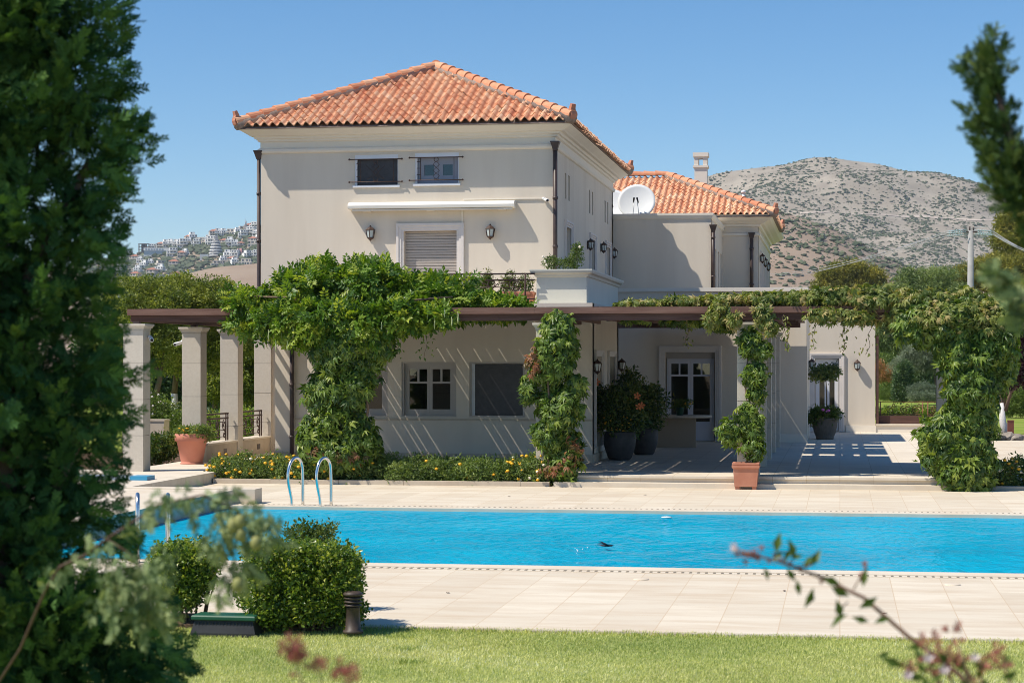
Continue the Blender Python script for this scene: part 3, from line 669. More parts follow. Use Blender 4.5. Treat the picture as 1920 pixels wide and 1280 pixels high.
# clay tile roofs
def roof_tiles(parent, name, rect, ze, slope, pitch=0.192, row=0.335, faces='FBLR', hipend='y'):
    """hip roof over rect (eaves), returns apex info; every tile is modelled, one tint each"""
    x0, x1, y0, y1 = rect; W_ = x1 - x0; Dp = y1 - y0; h = min(W_, Dp) / 2; sl_ = math.sqrt(1 + slope * slope)
    Vs = []; Ts = []; Tn = []; base = 0
    K = 7
    def face(O, U, In, length, run, tri):
        nonlocal base
        Ls = run * sl_
        ncol = int(length / pitch); nrow = int(Ls / row) + 1
        up = np.array([In[0] / sl_, In[1] / sl_, slope / sl_]); nrm = np.array([-In[0] * slope / sl_, -In[1] * slope / sl_, 1 / sl_])
        for j in range(nrow):
            for i in range(ncol):
                c = (i + 0.5) * length / ncol; s_mid = (j + .5) * row; inset = s_mid / sl_
                if c < inset - pitch * .15 or c > length - inset + pitch * .15 or s_mid > Ls: continue
                cc = c + rng.normal() * .004; s0 = j * row + rng.normal() * .006; s1 = s0 + row * 1.06
                s1 = min(s1, Ls + .02)
                tv = []
                lift0 = 0.040 + rng.normal() * .006; lift1 = 0.016
                for (ss, lf) in ((s0, lift0), (s1, lift1)):
                    for k in range(K):
                        x_ = -pitch / 2 * 1.04 + pitch * 1.04 * k / (K - 1)
                        z_ = 0.046 * (math.cos(2 * math.pi * x_ / pitch) + 0.25) + lf
                        tv.append(O + U * (cc + x_) + up * ss + nrm * z_)
                for k in range(K):                                      # butt edge, a clay thickness
                    x_ = -pitch / 2 * 1.04 + pitch * 1.04 * k / (K - 1)
                    z_ = 0.046 * (math.cos(2 * math.pi * x_ / pitch) + 0.25) + lift0 - 0.026
                    tv.append(O + U * (cc + x_) + up * (s0 + .004) + nrm * z_)
                tq = [(k, k + 1, K + k + 1, K + k) for k in range(K - 1)] + [(2 * K + k, 2 * K + k + 1, k + 1, k) for k in range(K - 1)]
                Vs.extend(tv); Ts.extend([tuple(a_ + base for a_ in q_) for q_ in tq]); base += len(tv)
                Tn.extend([np.clip(rng.normal(0.58, 0.14), 0, 1)] * len(tv))
    e3 = lambda *a_: np.array(a_, float)
    if 'F' in faces: face(e3(x0, y0, ze), e3(1, 0, 0), e3(0, 1, 0), W_, h, True)
    if 'B' in faces: face(e3(x1, y1, ze), e3(-1, 0, 0), e3(0, -1, 0), W_, h, True)
    if 'R' in faces: face(e3(x1, y0, ze), e3(0, 1, 0), e3(-1, 0, 0), Dp, h, False)
    if 'L' in faces: face(e3(x0, y1, ze), e3(0, -1, 0), e3(1, 0, 0), Dp, h, False)
    ro = npmesh(name, np.array(Vs), np.array(Ts), M['tile'], parent, None, Tn)
    # bed under the tiles
    if W_ <= Dp: A = (x0 + h, y0 + h); Bp = (x0 + h, y1 - h)
    else: A = (x0 + h, y0 + h); Bp = (x1 - h, y0 + h)
    zt = ze + h * slope
    c = [(x0, y0), (x1, y0), (x1, y1), (x0, y1)]
    hips = [(c[0], A), (c[1], A if W_ <= Dp else Bp), (c[2], Bp), (c[3], Bp if W_ <= Dp else A)]
    u = MB()
    P3 = lambda q_, z_: (q_[0], q_[1], z_)
    order = [(c[0], c[1], hips[1][1], hips[0][1]), (c[1], c[2], hips[2][1], hips[1][1]), (c[2], c[3], hips[3][1], hips[2][1]), (c[3], c[0], hips[0][1], hips[3][1])]
    for a_, b_, q1, q0 in order: u.quad(P3(a_, ze - .062), P3(b_, ze - .062), P3(q1, zt - .05), P3(q0, zt - .05))
    u.quad(P3(c[0], ze - .066), P3(c[1], ze - .066), P3(c[2], ze - .066), P3(c[3], ze - .066))
    for a_, b_ in hips:                                                  # mortar fillet under the hip tiles
        p0 = Vector(P3(a_, ze + .03)); p1 = Vector(P3(b_, zt + .03)); u.tube([p0, p1], 0.135, 8)
    u.build('tile_bed', M['tilebed'], ro)
    # hip and ridge tiles
    hv = []; hf = []; ht = []; hb = 0
    for a_, b_ in hips + [(A, Bp)]:
        p0 = np.array(P3(a_, (ze if (a_, b_) != (A, Bp) else zt) + .075)); p1 = np.array(P3(b_, zt + .075)); dv = p1 - p0; Ln = np.linalg.norm(dv)
        if Ln < .1: continue
        dv /= Ln; sd = np.cross(dv, (0, 0, 1)); sd /= np.linalg.norm(sd); nn = np.cross(sd, dv); k = int(Ln / .36); st = Ln / k
        for i in range(k):
            tv = []
            for (ss, r_, lf) in ((i * st - .02, .128, .022), ((i + 1) * st + .02, .108, .0), (i * st - .02, .100, .0)):
                for q_ in range(9):
                    an = math.pi * (q_ / 8 * 1.1 - .05); tv.append(p0 + dv * ss + sd * math.cos(an) * r_ + nn * (math.sin(an) * r_ + lf))
            fc = [(q_, q_ + 1, 9 + q_ + 1, 9 + q_) for q_ in range(8)] + [(18 + q_, 18 + q_ + 1, q_ + 1, q_) for q_ in range(8)]
            hv += tv; hf += [tuple(a2 + hb for a2 in q_) for q_ in fc]; hb += len(tv); ht += [np.clip(rng.normal(.34, .13), 0, 1)] * len(tv)
    npmesh('hip_tiles', np.array(hv), np.array(hf), M['tile'], ro, None, ht)
    # horned corner ornaments
    for (cx, cy), (ax, ay) in hips:
        dx, dy = (cx - ax), (cy - ay); ln = math.hypot(dx, dy); dx /= ln; dy /= ln
        q_ = MB(); prof = [(-.22, .02), (-.02, .0), (.10, .03), (.13, .12), (.10, .24), (.125, .34), (.06, .36), (.01, .27), (-.02, .17), (-.10, .15), (-.22, .16)]
        for wd in (-.075, .075):
            q_.add([(cx + dx * (o_ - .06) - dy * wd * (1 - max(0, z_ - .1) * 1.2), cy + dy * (o_ - .06) + dx * wd * (1 - max(0, z_ - .1) * 1.2), ze + z_) for o_, z_ in prof], [tuple(range(11)) if wd > 0 else tuple(range(11))[::-1]])
        for i in range(11): q_.f.append((i, (i + 1) % 11, 11 + (i + 1) % 11, 11 + i)); q_.mi.append(0); q_.sm.append(False)
        q_.build('finial', M['terracotta'], ro)
    return ro
EV = 0.46
roof1 = roof_tiles(V, 'roof', (UX0 - EV, UX1 + EV, UY0 - EV, UY1 + EV), 7.52, 0.458, faces='FBLR')
# upper windows with iron grilles
def iron_scroll(c, r, turns, fr, d, cw=1, n=26, start=0.0):
    pts = []
    for i in range(n):
        t_ = i / (n - 1); a_ = start + cw * t_ * turns * 2 * math.pi; rr = r * (1 - .78 * t_)
        pts.append(fr(c[0] + rr * math.cos(a_), d, c[1] + rr * math.sin(a_)))
    return pts
for k, (a0, a1, z0, z1) in enumerate((W1, W2)):
    f = frF(UY0)
    mb = MB(); th_ = .05
    mb.fbox(f, a0, a0 + th_, -.10, -.02, z0 + .05, z1); mb.fbox(f, a1 - .02, a1, -.10, -.02, z0 + .05, z1); mb.fbox(f, a0 + th_, a1 - .02, -.10, -.02, z1 - .10, z1); mb.fbox(f, a0 - .04, a1 + .04, -.12, .05, z0, z0 + .05)
    fo = mb.build('window_frame', M['white'], V)
    mb = MB(); 
    if k == 0:
        mb.fbox(f, a0 + th_, a1 - .02, -.115, -.105, z0 + .05, z1 - .1); mb.build('insect_screen', M['screen'], fo)
        mb = MB()
    else:
        sash_window(V, f, a0 + th_, a1 - .02, z0 + .05, z1 - .1, 2, 0, 'sash', 0, .12, .10, 'shadedsash')
    mb = MB()
    for z_ in (z0 + .125, z1 - .115):
        mb.tube([f(a0 - .10, .07, z_), f(a1 + .09, .07, z_)], .011, 6); mb.ball(f(a0 - .11, .07, z_), .024); mb.ball(f(a1 + .10, .07, z_), .024)
    for x_ in (a0 + .15, a1 - .1): mb.tube([f(x_, .07, z0 + .125), f(x_, .07, z1 - .115)], .008, 6)
    for q_ in range(3):
        z_ = z0 + .25 + q_ * .15; mb.tube([f(a0 + .06, .07, z_), f(a0 + .15, .07, z_)], .007, 5)
    cx = (a0 + a1) / 2
    zm = (z0 + z1) / 2
    for sg in (1, -1):
        mb.tube([f(cx + sg * .0, .07, z1 - .2), f(cx + sg * .075, .07, zm + .1), f(cx - sg * .075, .07, zm - .04), f(cx + sg * .075, .07, zm - .16), f(cx, .07, z0 + .14)], .008, 6)
        mb.tube([f(cx + sg * .22, .07, zm + .12), f(cx + sg * .02, .07, zm - .06), f(cx + sg * .2, .07, zm - .2)], .006, 5) if k == 0 else None
    mb.tube([f(cx + .05 * math.cos(t_ * .52), .07, z1 - .165 + .05 * math.sin(t_ * .52)) for t_ in range(13)], .008, 6)
    mb.tube([f(cx + .045 * math.cos(3.14 + t_ * .35), .07, z0 + .165 + .045 * math.sin(3.14 + t_ * .35)) for t_ in range(10)], .008, 6)
    mb.build('window_grille', M['iron'], V)
# balcony door with roller shutter
def shutter(parent, fr, a0, a1, z0, z1, dep=.12):
    mb = MB(); z = z0
    while z < z1 - .01:
        zz = min(z + .062, z1); mb.fbox(fr, a0 + .02, a1 - .02, -dep - .03, -dep, z, zz - .016); mb.fbox(fr, a0 + .02, a1 - .02, -dep - .03, -dep - .022, zz - .016, zz); z += .062
    mb.fbox(fr, a0, a0 + .02, -dep - .03, -dep + .02, z0, z1); mb.fbox(fr, a1 - .02, a1, -dep - .03, -dep + .02, z0, z1)
    return mb.build('roller_shutter', M['shutter'], parent)
f = frF(UY0)
surround(V, f, *DU[:2], 3.12, DU[3], .17); shutter(V, f, *DU)
for i, h in enumerate(DR):
    surround(V, fr, h[0], h[1], 3.14, h[3], .15); shutter(V, fr, *h, dep=.14)
mb = MB()
for h in SL: mb.fbox(fr, h[0], h[1], -.2, -.19, h[2], h[3])
mb.build('slit_window', M['glass'], V)
# conduits on the facade
mb = MB(); mb.box(-8.545, -8.515, UY0 - .03, UY0 - .001, 3.1, 5.62); mb.box(-8.5, -6.62, UY0 - .03, UY0 - .001, 5.785, 5.81); mb.build('conduit', M['trim'], V)
# downpipes
def downpipe(x, y, z0, z1, hopper=True, r=.045):
    mb = MB(); mb.tube([(x, y, z0), (x, y, z1)], r, 10)
    if hopper: mb.loop((x - .03, x + .03, y - .03, y + .03), [(.02, z1 - .10), (.03, z1 - .06), (.065, z1 + .06), (.075, z1 + .07), (.075, z1 + .10), (-.03, z1 + .10)])
    for z_ in np.arange(z0 + .5, z1, 1.1): mb.lathe([(r * 1.25, -.03), (r * 1.25, .03)], (x, y, z_), 10)
    return mb.build('downpipe', M['pipe'], V)
downpipe(UX1 + .02, UY0 - .075, 3.1, 6.98, True, .05); downpipe(UX0 - .06, UY0 + .03, 0, 6.90, True)

# lower front block with the balcony on its roof
LX0, LX1, LY0, LY1 = -11.82, -5.05, 41.1, 46.0
mb = MB(); f = frF(LY0)
WA = (-10.56, -9.39, .93, 2.08); WB = (-9.09, -7.92, .93, 2.08); WC = (-7.64, -6.47, .93, 2.08)
wall(mb, f, LX0, LX1, 0, 3.3, [WA, WB, WC])
frl = frR(LX1); SW = [(41.45, 42.65, .3, 2.2), (43.85, 45.15, .3, 2.2)]
wall(mb, frl, LY0 + .001, LY1, 0, 3.3, SW)
wall(mb, frL(LX0), LY0 + .001, LY1, 0, 3.3); wall(mb, frB(LY1), UX1 + .001, LX1, 0, 3.3)
mb.box(LX0 + .01, LX1 - .01, LY0 + .01, UY0 - .005, 2.96, 3.26)
mb.box(UX1 + .01, LX1 - .01, UY0, LY1 - .01, 2.96, 3.26)
mb.box(LX0, LX0 + .42, LY0 - .05, LY0 - .002, .0, 3.28)
mb.build('wall', M['wall'], V)
mb = MB()
mb.box(LX0 - .02, LX0 + .44, LY0 - .075, LY0 - .052, 0, .17); mb.box(LX0 + .422, LX1, LY0 - .025, LY0 - .002, 0, .17); mb.box(LX1 + .002, LX1 + .027, LY0 - .025, LY1, 0, .17)
mb.box(LX0 + .423, LX1 - .0, LY0 - .028, LY0 - .003, .855, .895)
mb.build('plinth', M['stone'], V)
for k, (a0, a1, z0, z1) in enumerate((WA, WB, WC)):
    mb = MB(); e = .045
    mb.fbox(f, a0, a0 + e, -.14, -.03, z0 + .03, z1); mb.fbox(f, a1 - e, a1, -.14, -.03, z0 + .03, z1); mb.fbox(f, a0 + e, a1 - e, -.14, -.03, z1 - .04, z1); mb.fbox(f, a0, a1, -.14, .012, z0, z0 + .03)
    fo = mb.build('window_frame', M['taupe'], V)
    if k == 2:
        mb = MB(); mb.fbox(f, a0 + e + .06, a1 - e, -.10, -.085, z0 + .04, z1 - .05); mb.build('insect_screen', M['screen'], fo)
        mb = MB(); mb.fbox(f, a0 + e, a0 + e + .06, -.11, -.07, z0 + .03, z1 - .04); mb.build('screen_rail', M['white'], fo)
    else: sash_window(V, f, a0 + e, a1 - e, z0 + .03, z1 - .04, 2, .26, 'sash', .0, .10, .055, 'taupe')
for h in SW:
    surround(V, frl, h[0], h[1], .3, h[3], .12); sash_window(V, frl, *h, 1, 0, 'window', .0, .12)
downpipe(-11.44, LY0 - .11, 0, 2.84, False, .045)
# balcony: rendered planter walls, railing, paving
mb = MB()
mb.box(-6.30, -5.24, 41.62, 47.6, 3.262, 3.88); bx = (-6.30, -5.24, 41.62, 47.6)
mb.build('parapet', M['planterwall'], V); mb = MB(); mb.box(LX0 + .05, -11.35, 41.35, 42.2, 3.262, 3.84)
mb.build('parapet', M['planterwall'], V)
mb = MB(); mb.loop(bx, [(0.002, 3.86), (.03, 3.875), (.05, 3.92), (.11, 3.945), (.13, 3.99), (.13, 4.02), (-.3, 4.02)])
mb.build('parapet_coping', M['planterwall'], V); mb = MB(); mb.loop((LX0 + .05, -11.35, 41.35, 42.2), [(0.002, 3.83), (.05, 3.86), (.09, 3.90), (.09, 3.94), (-.2, 3.94)])
mb.build('parapet_coping', M['planterwall'], V)
mb = MB(); yb = 41.5; q_ = .0
zt, zb = 3.93, 3.40
for z_ in (zt, zt - .13): mb.tube([(-11.3, yb, z_), (-6.32, yb, z_)], .017, 8)
mb.tube([(-11.3, yb, zb), (-6.32, yb, zb)], .014, 8)
posts = [-11.3, -9.75, -8.22, -7.96, -6.52]
for x_ in posts: mb.tube([(x_, yb, 3.27), (x_, yb, zt)], .02, 8)
mb.build('balcony_railing', M['iron'], V)
ff = frF(yb)
for x0, x1 in ((-11.3, -9.75), (-9.75, -8.22), (-7.96, -6.52)):
    mb = MB(); cx = (x0 + x1) / 2; zc = (zt - .13 + zb) / 2
    for sg in (1, -1):
        mb.tube(iron_scroll((cx + sg * .52, zc + .09), .155, 1.6, ff, 0, sg, 30, 1.57), .011, 6)
        mb.tube(iron_scroll((cx + sg * .52, zc - .19), .10, 1.4, ff, 0, -sg, 24, 1.57), .010, 6)
        mb.tube([ff(cx + sg * .36, 0, zc + .14), ff(cx + sg * .14, 0, zc + .13), ff(cx - sg * .16, 0, zc - .14), ff(cx - sg * .1, 0, zb)], .011, 6)
        mb.tube([ff(cx + sg * .38, 0, zc + .03), ff(cx + sg * .06, 0, zc + .06), ff(cx - sg * .2, 0, zc - .12), ff(cx - sg * .34, 0, zc - .13)], .011, 6)
        mb.tube(iron_scroll((cx + sg * .2, zc - .08), .085, .8, ff, 0, sg, 16, 0), .010, 6)
    for z_ in (zc - .12, zc - .2): mb.tube([ff(cx - .4, 0, z_), ff(cx + .4, 0, z_)], .009, 6)
    mb.tube([ff(cx + .075 * math.cos(t_ * .524), 0, zc + .12 + .075 * math.sin(t_ * .524)) for t_ in range(13)], .011, 6)
    mb.tube([ff(cx + .06 * math.cos(t_ * .524), 0, zb + .07 + .06 * math.sin(t_ * .524)) for t_ in range(13)], .010, 6)
    mb.build('railing_scrollwork', M['iron'], V)

# recessed ground floor wing behind the pergola
BX0, BX1, BY = -6.39, -0.85, 52.3
mb = MB(); f = frF(BY); DB = (-4.51, -3.21, .02, 2.34)
wall(mb, f, BX0, BX1, 0, 4.0, [DB]); frb = frR(BX1)
wall(mb, frb, BY + .001, 57.7, 0, 4.0)
mb.box(BX0, BX1 - .26, BY + .26, 57.4, 3.2, 3.4); mb.box(BX0, BX1 - .002, 57.45, 57.7, 0, 3.98)
mb.build('wall', M['wall'], V); mb = MB(); CY = 60.5; f2 = frF(CY); DC = (-.74, -.02, .02, 2.2)
wall(mb, f2, -4.0, 1.04, 0, 3.95, [DC]); wall(mb, frR(1.04), CY + .001, 66, 0, 3.95); mb.box(BX1, .78, 65.7, 66, 0, 3.95); mb.box(BX1, .78, CY + .26, 66, 3.2, 3.4)
mb.build('wall', M['wall'], V)
mb = MB(); mb.box(BX0, BX1 + .04, BY - .05, BY + .3, 3.92, 4.02); mb.box(BX1 - .3, BX1 + .04, BY + .301, 57.7, 3.92, 4.02); mb.build('wall_trim', M['trim'], V); mb = MB(); mb.box(-4.0, 1.08, CY - .05, CY + .3, 3.88, 3.97); mb.build('wall_trim', M['trim'], V); mb = MB()
mb.box(BX0, DB[0] - .17, BY - .03, BY - .002, 0, .22); mb.box(DB[1] + .17, BX1 + .02, BY - .03, BY - .002, 0, .22); mb.box(.18, 1.06, CY - .03, CY - .002, 0, .2)
mb.build('wall_trim', M['trim'], V)
surround(V, f, DB[0], DB[1], .02, DB[3], .165)
shutter(V, f, DB[0], DB[1], 2.17, 2.34, .08)
sash_window(V, f, DB[0] + .03, DB[1] - .03, .03, 2.17, 2, .28, 'terrace_door', .45, .13, .07, 'lilac')
surround(V, f2, DC[0], DC[1], .02, DC[3], .15)
sash_window(V, f2, DC[0] + .02, DC[1] - .02, .03, 2.18, 2, .32, 'terrace_door', .25, .12, .07)
mb = MB()
for i in range(8): mb.tube([(-.21 + i * .025, CY + .42 + .02 * (i % 2), .05), (-.21 + i * .025, CY + .42 + .02 * (i % 2), 2.3)], .018, 6)
mb.build('curtain', M['curtain'], V)
# first floor rear block with flat roof and a second tiled hip roof
mb = MB()
wall(mb, frF(56.76), UX1 + .002, -3.6, 4.0, 6.2); frs = frR(-3.6); SD = [(58.6, 59.3, 4.0, 5.4), (60.0, 60.7, 4.0, 5.4), (61.3, 62.0, 4.0, 5.4)]
wall(mb, frs, 56.762, 62.5, 4.0, 6.2, SD); mb.box(UX1 - 2, -3.86, 57.02, 62.5, 6.0, 6.18)
wall(mb, frF(62.5), -8, -2.5, 3.4, 6.6); frt = frR(-2.5); TD = [(64.2, 65.2, 4.0, 5.5), (67.0, 68.0, 4.0, 5.5), (69.8, 70.8, 4.0, 5.5)]
wall(mb, frt, 62.502, 73, 3.4, 6.6, TD); wall(mb, frB(73), -12, -2.5, 0, 6.6); mb.box(-12, -2.76, 62.76, 72.7, 3.3, 3.45)
mb.build('wall', M['wall'], V)
for h in SD: shutter(V, frs, *h)
for h in TD: surround(V, frt, h[0], h[1], 4.0, h[3], .12); shutter(V, frt, *h)
mb = MB(); mb.loop((UX1, -3.6, 56.76, 62.3), [(.002, 6.14), (.03, 6.16), (.055, 6.22), (.07, 6.24), (.07, 6.30), (-.25, 6.30)])
mb.loop((-12, -2.5, 62.5, 73), [(.004, 6.0), (.05, 6.02), (.05, 6.08), (.015, 6.10)])
mb.loop((-12, -2.5, 62.5, 73), [(.004, 6.28), (.06, 6.30), (.08, 6.36), (.16, 6.38), (.22, 6.42), (.36, 6.48), (.48, 6.58), (.50, 6.64), (0, 6.66)])
mb.build('cornice', M['trim'], V)
roof2 = roof_tiles(V, 'roof', (-12.6, -1.95, 61.92, 69.2), 6.62, 0.42, faces='FR')
mb = MB(); c = (-4.62, 67.6)
mb.box(c[0] - .21, c[0] + .21, c[1] - .21, c[1] + .21, 6.6, 8.66); mb.loop((c[0] - .21, c[0] + .21, c[1] - .21, c[1] + .21), [(.002, 8.60), (.045, 8.63), (.045, 8.70), (-.1, 8.70)])
for sx in (-1, 1): mb.box(c[0] + sx * .075, c[0] + sx * .225, c[1] - .22, c[1] + .22, 8.701, 8.93)
mb.box(c[0] - .225, c[0] + .225, c[1] - .22, c[1] + .22, 8.931, 8.99); mb.box(c[0] - .26, c[0] + .26, c[1] - .26, c[1] + .26, 8.991, 9.13)
mb.build('chimney', M['trim'], roof2)
mb = MB(); vp = (-3.05, 64.5); mb.tube([(*vp, 6.9), (*vp, 7.50)], .05, 10); mb.lathe([(.075, 7.50), (.085, 7.53), (.085, 7.57), (.03, 7.60)], (*vp, 0), 12); mb.build('vent_pipe', M['plastic'], roof2)
downpipe(-3.53, 56.66, 4.0, 5.86, True, .05); downpipe(-2.70, 62.40, 4.0, 6.0, True, .055)

# ------------------------------------------------------------------ lanterns
def lantern_proto():
    r_ = thing('wall_lantern', (0, 0, 0), 'x', 'wall lamp', 'black wall lanterns on the villa')
    mb = MB(); q6 = lambda r0, z: [(r0 * math.cos(R(60 * i + 30)), -.11 + r0 * math.sin(R(60 * i + 30)), z) for i in range(6)]
    mb.box(-.03, .03, -.012, 0, -.12, .12); mb.tube([(0, -.01, -.06), (0, -.07, -.13), (0, -.11, -.15)], .012, 6)
    def ringed(prof):
        vs = [v for r0, z in prof for v in q6(r0, z)]; fs = []
        for i in range(len(prof) - 1):
            for k in range(6): fs.append((i * 6 + k, i * 6 + (k + 1) % 6, i * 6 + 6 + (k + 1) % 6, i * 6 + 6 + k))
        mb.add(vs, fs)
    ringed([(.115, .075), (.12, .085), (.075, .13), (.03, .155), (.022, .17), (.012, .19), (.001, .195)]); ringed([(.001, -.17), (.02, -.155), (.03, -.135), (.065, -.115), (.08, -.10), (.08, -.085), (.0, -.084)])
    for i in range(6):
        a_ = R(60 * i + 30); mb.tube([(.078 * math.cos(a_), -.11 + .078 * math.sin(a_), -.09), (.108 * math.cos(a_), -.11 + .108 * math.sin(a_), .08)], .009, 5)
    mb.build('lantern_frame', M['iron'], r_)
    mb = MB(); vs = q6(.068, -.088) + q6(.098, .078); mb.add(vs, [(k, (k + 1) % 6, 6 + (k + 1) % 6, 6 + k) for k in range(6)]); mb.build('lamp_glass', M['lampglass'], r_)
    return r_
lp = lantern_proto()
LAN = [((-10.66, UY0 - .002, 5.03), 0, 'black wall lantern on the upper facade, between the corner downpipe and the shuttered balcony door'),
       ((-7.86, UY0 - .002, 5.03), 0, 'black wall lantern on the upper facade, right of the shuttered balcony door'),
       ((UX1 + .002, 50.89, 5.08), 90, 'black lantern nearest the balcony on the upper side wall'),
       ((UX1 + .002, 53.78, 5.17), 90, 'black lantern in the middle of three on the upper side wall'),
       ((UX1 + .002, 56.4, 5.16), 90, 'black lantern farthest back on the upper side wall, beside the flat roofed block'),
       ((LX1 + .002, 41.2, 1.97), 90, 'black lantern beside the creeper covered column at the lower block corner'),
       ((LX1 + .002, 45.9, 2.0), 90, 'black lantern above the second grey planter, at the back of the lower block side wall'),
       ((BX1 + .002, 55.6, 2.02), 90, 'black lantern seen edge on beside the door with the curtain'),
       ((.51, CY - .002, 1.98), 0, 'black wall lantern casting a shadow right of the curtained terrace door'),
       ((-2.498, 63.6, 5.35), 90, 'black lantern on the rear tiled block, beside its hopper downpipe'),
       ((-2.498, 66.2, 5.35), 90, 'black lantern in the middle on the rear tiled block side wall'),
       ((-2.498, 69.0, 5.35), 90, 'black lantern lowest and farthest on the rear tiled block side wall')]
for i, (p_, a_, lb) in enumerate(LAN):
    o = lp if i == 0 else copy_tree(lp)
    o.location = p_; o.rotation_euler = (0, 0, R(a_)); o['label'] = lb
    o.scale = (.8, .8, .9) if a_ else (1, 1, 1)
# retractable awning
aw = thing('retractable_awning', (-9.2, UY0, 5.66), 'long cream closed awning cassette above the balcony door', 'awning')
mb = MB(); prof = [(.0, 5.745), (.06, 5.755), (.16, 5.745), (.235, 5.715), (.265, 5.665), (.262, 5.64), (.255, 5.60), (.20, 5.585), (.0, 5.58)]
x0, x1 = -11.16, -7.29
vs = [(x_, UY0 - .012 - d_, z_) for x_ in (x0, x1) for d_, z_ in prof]; k = len(prof)
mb.add(vs, [(i, i + 1, k + i + 1, k + i) for i in range(k - 1)] + [tuple(range(k))[::-1], tuple(range(k, 2 * k))], 0, False); mb.build('cassette', M['awning'], aw)
mb = MB(); mb.box(x0 + .1, x1 - .05, UY0 - .24, UY0 - .16, 5.545, 5.578); mb.build('front_bar', M['trim'], aw)
for x_ in (-10.75, -9.25, -7.6):
    mb = MB(); mb.box(x_ - .09, x_ + .09, UY0 - .15, UY0 - .004, 5.535, 5.577); mb.build('bracket', M['trim'], aw)
# cameras
def seccam(p_, sgn, lb):
    r_ = thing('security_camera', p_, lb, 'camera', 'white security cameras')
    mb = MB(); x, y, z = p_; mb.tube([(x, y, z), (x + sgn * .05, y - .02, z)], .035, 10); mb.tube([(x + sgn * .05, y - .02, z), (x + sgn * .08, y - .04, z - .02)], .018, 8); mb.build('bracket', M['plastic'], r_)
    mb = MB(); mb.tube([(x + sgn * .05, y - .01, z - .02), (x + sgn * .13, y - .19, z - .06)], .04, 10); mb.build('camera_body', M['plastic'], r_)
    mb = MB(); mb.tube([(x + sgn * .13, y - .19, z - .06), (x + sgn * .131, y - .193, z - .0605)], .03, 10); mb.build('lens', M['black'], r_)
seccam((-13.02, 36.55, 2.55), 1, 'white security camera on the near stone column, above the terracotta pot')
seccam((-13.45, 39.9, 2.5), -1, 'white security camera half hidden behind the second stone column')
seccam((-6.66, UY0 - .04, 5.79), 1, 'white security camera high on the facade at the end of the awning cable')
# satellite dishes on the flat roof
def dish(x, y, z, r_, lb):
    t_ = thing('satellite_dish', (x, y, 6.18), lb, 'satellite dish', 'white satellite dishes on the flat roof')
    mb = MB(); n = 36; prof = [(r_ * i / 7, .16 * (i / 7) ** 2 * r_) for i in range(8)]
    tilt = R(68)
    def tf(rr, a_, h):
        px_, py_, pz_ = rr * math.cos(a_), rr * math.sin(a_), h
        return (x + px_, y - pz_ * math.sin(tilt) - py_ * -math.cos(tilt) * 1.0, z + py_ * math.sin(tilt) + pz_ * math.cos(tilt))
    vs = [tf(rr, 2 * math.pi * k / n, h) for rr, h in [(max(p0, .001), p1) for p0, p1 in prof] + [(r_, .16 * r_ - .03), (.01, -.03)]]
    vs = []; PR = [(max(p0, .001), p1) for p0, p1 in prof] + [(r_, .16 * r_ - .03), (.01, -.03)]
    for rr, h in PR: vs += [tf(rr, 2 * math.pi * k / n, h) for k in range(n)]
    mb.add(vs, [(i * n + k, i * n + (k + 1) % n, (i + 1) * n + (k + 1) % n, (i + 1) * n + k) for i in range(len(PR) - 1) for k in range(n)], 0, True); mb.build('reflector', M['dish'], t_)
    mb = MB()
    tip = Vector(tf(0, 0, r_ * .62)) + Vector((0, 0, -.12))
    mb.tube([tf(r_ * .95, -1.75, .1 * r_), tip - Vector((.05, 0, .02))], .012, 6); mb.tube([tf(r_ * .95, -1.39, .1 * r_), tip + Vector((.05, 0, -.02))], .012, 6); mb.build('feed_arm', M['dish'], t_)
    for sx in (-.07, .07):
        mb = MB(); mb.tube([tip + Vector((sx, .05, -.03)), tip + Vector((sx * .6, -.06, .1))], [.02, .028], 8); mb.build('receiver', M['black'], t_)
    mb = MB(); mb.tube([(x, y + .12, 6.18), (x, y + .12, z), (x, y + .02, z)], .035, 8); mb.build('mast', M['steel'], t_)
dish(-5.83, 58.0, 6.72, .55, 'large white satellite dish standing on the flat roof beside the rear tiles')
dish(-6.75, 59.6, 6.72, .55, 'white satellite dish mostly hidden behind the main house corner')

# ================================================================== PERGOLA
PG = thing('pergola', (-5.2, 38.8, 0), 'dark timber pergola on pale stone columns wrapping the front of the villa', 'pergola')
def column(x0, y0, h=2.80, wd=.40, joints=(.68, 1.365, 2.05)):
    mb = MB(); c = (x0, x0 + wd, y0, y0 + wd)
    zs = [TZ] + list(joints) + [h - .12]
    for a_, b_ in zip(zs[:-1], zs[1:]): mb.box(c[0], c[1], c[2], c[3], a_ + (.004 if a_ else 0), b_ - .004)
    o = mb.build('column', M['column'], PG)
    mb = MB(); mb.box(c[0] + .012, c[1] - .012, c[2] + .012, c[3] - .012, TZ + .01, h - .13); mb.build('joint', M['joint'], o)
    mb = MB(); mb.loop(c, [(-.2, h - .125), (.012, h - .12), (.012, h - .085), (.03, h - .08), (.045, h - .045), (.06, h - .04), (.06, h), (-.199, h)]); mb.build('capital', M['column'], o)
    mb = MB(); mb.box(c[0] + .14, c[1] - .14, c[2] + .14, c[3] - .14, h + .001, h + .044); mb.build('stub_post', M['pipe'], o)
    return o
for y_ in (36.30, 39.75, 42.34, 44.92): column(-13.44, y_)
for x_ in (-9.30, -5.56, -1.85, 1.9): column(x_, 36.65)
for y_ in (40.0, 43.0, 46.1, 49.3): column(-1.85, y_)
column(1.9, 40.4)
BZ = 2.845
mb = MB(); mb.box(-13.46, 2.95, 36.76, 36.94, BZ, 2.968); mb.build('front_beam', M['wood'], PG)
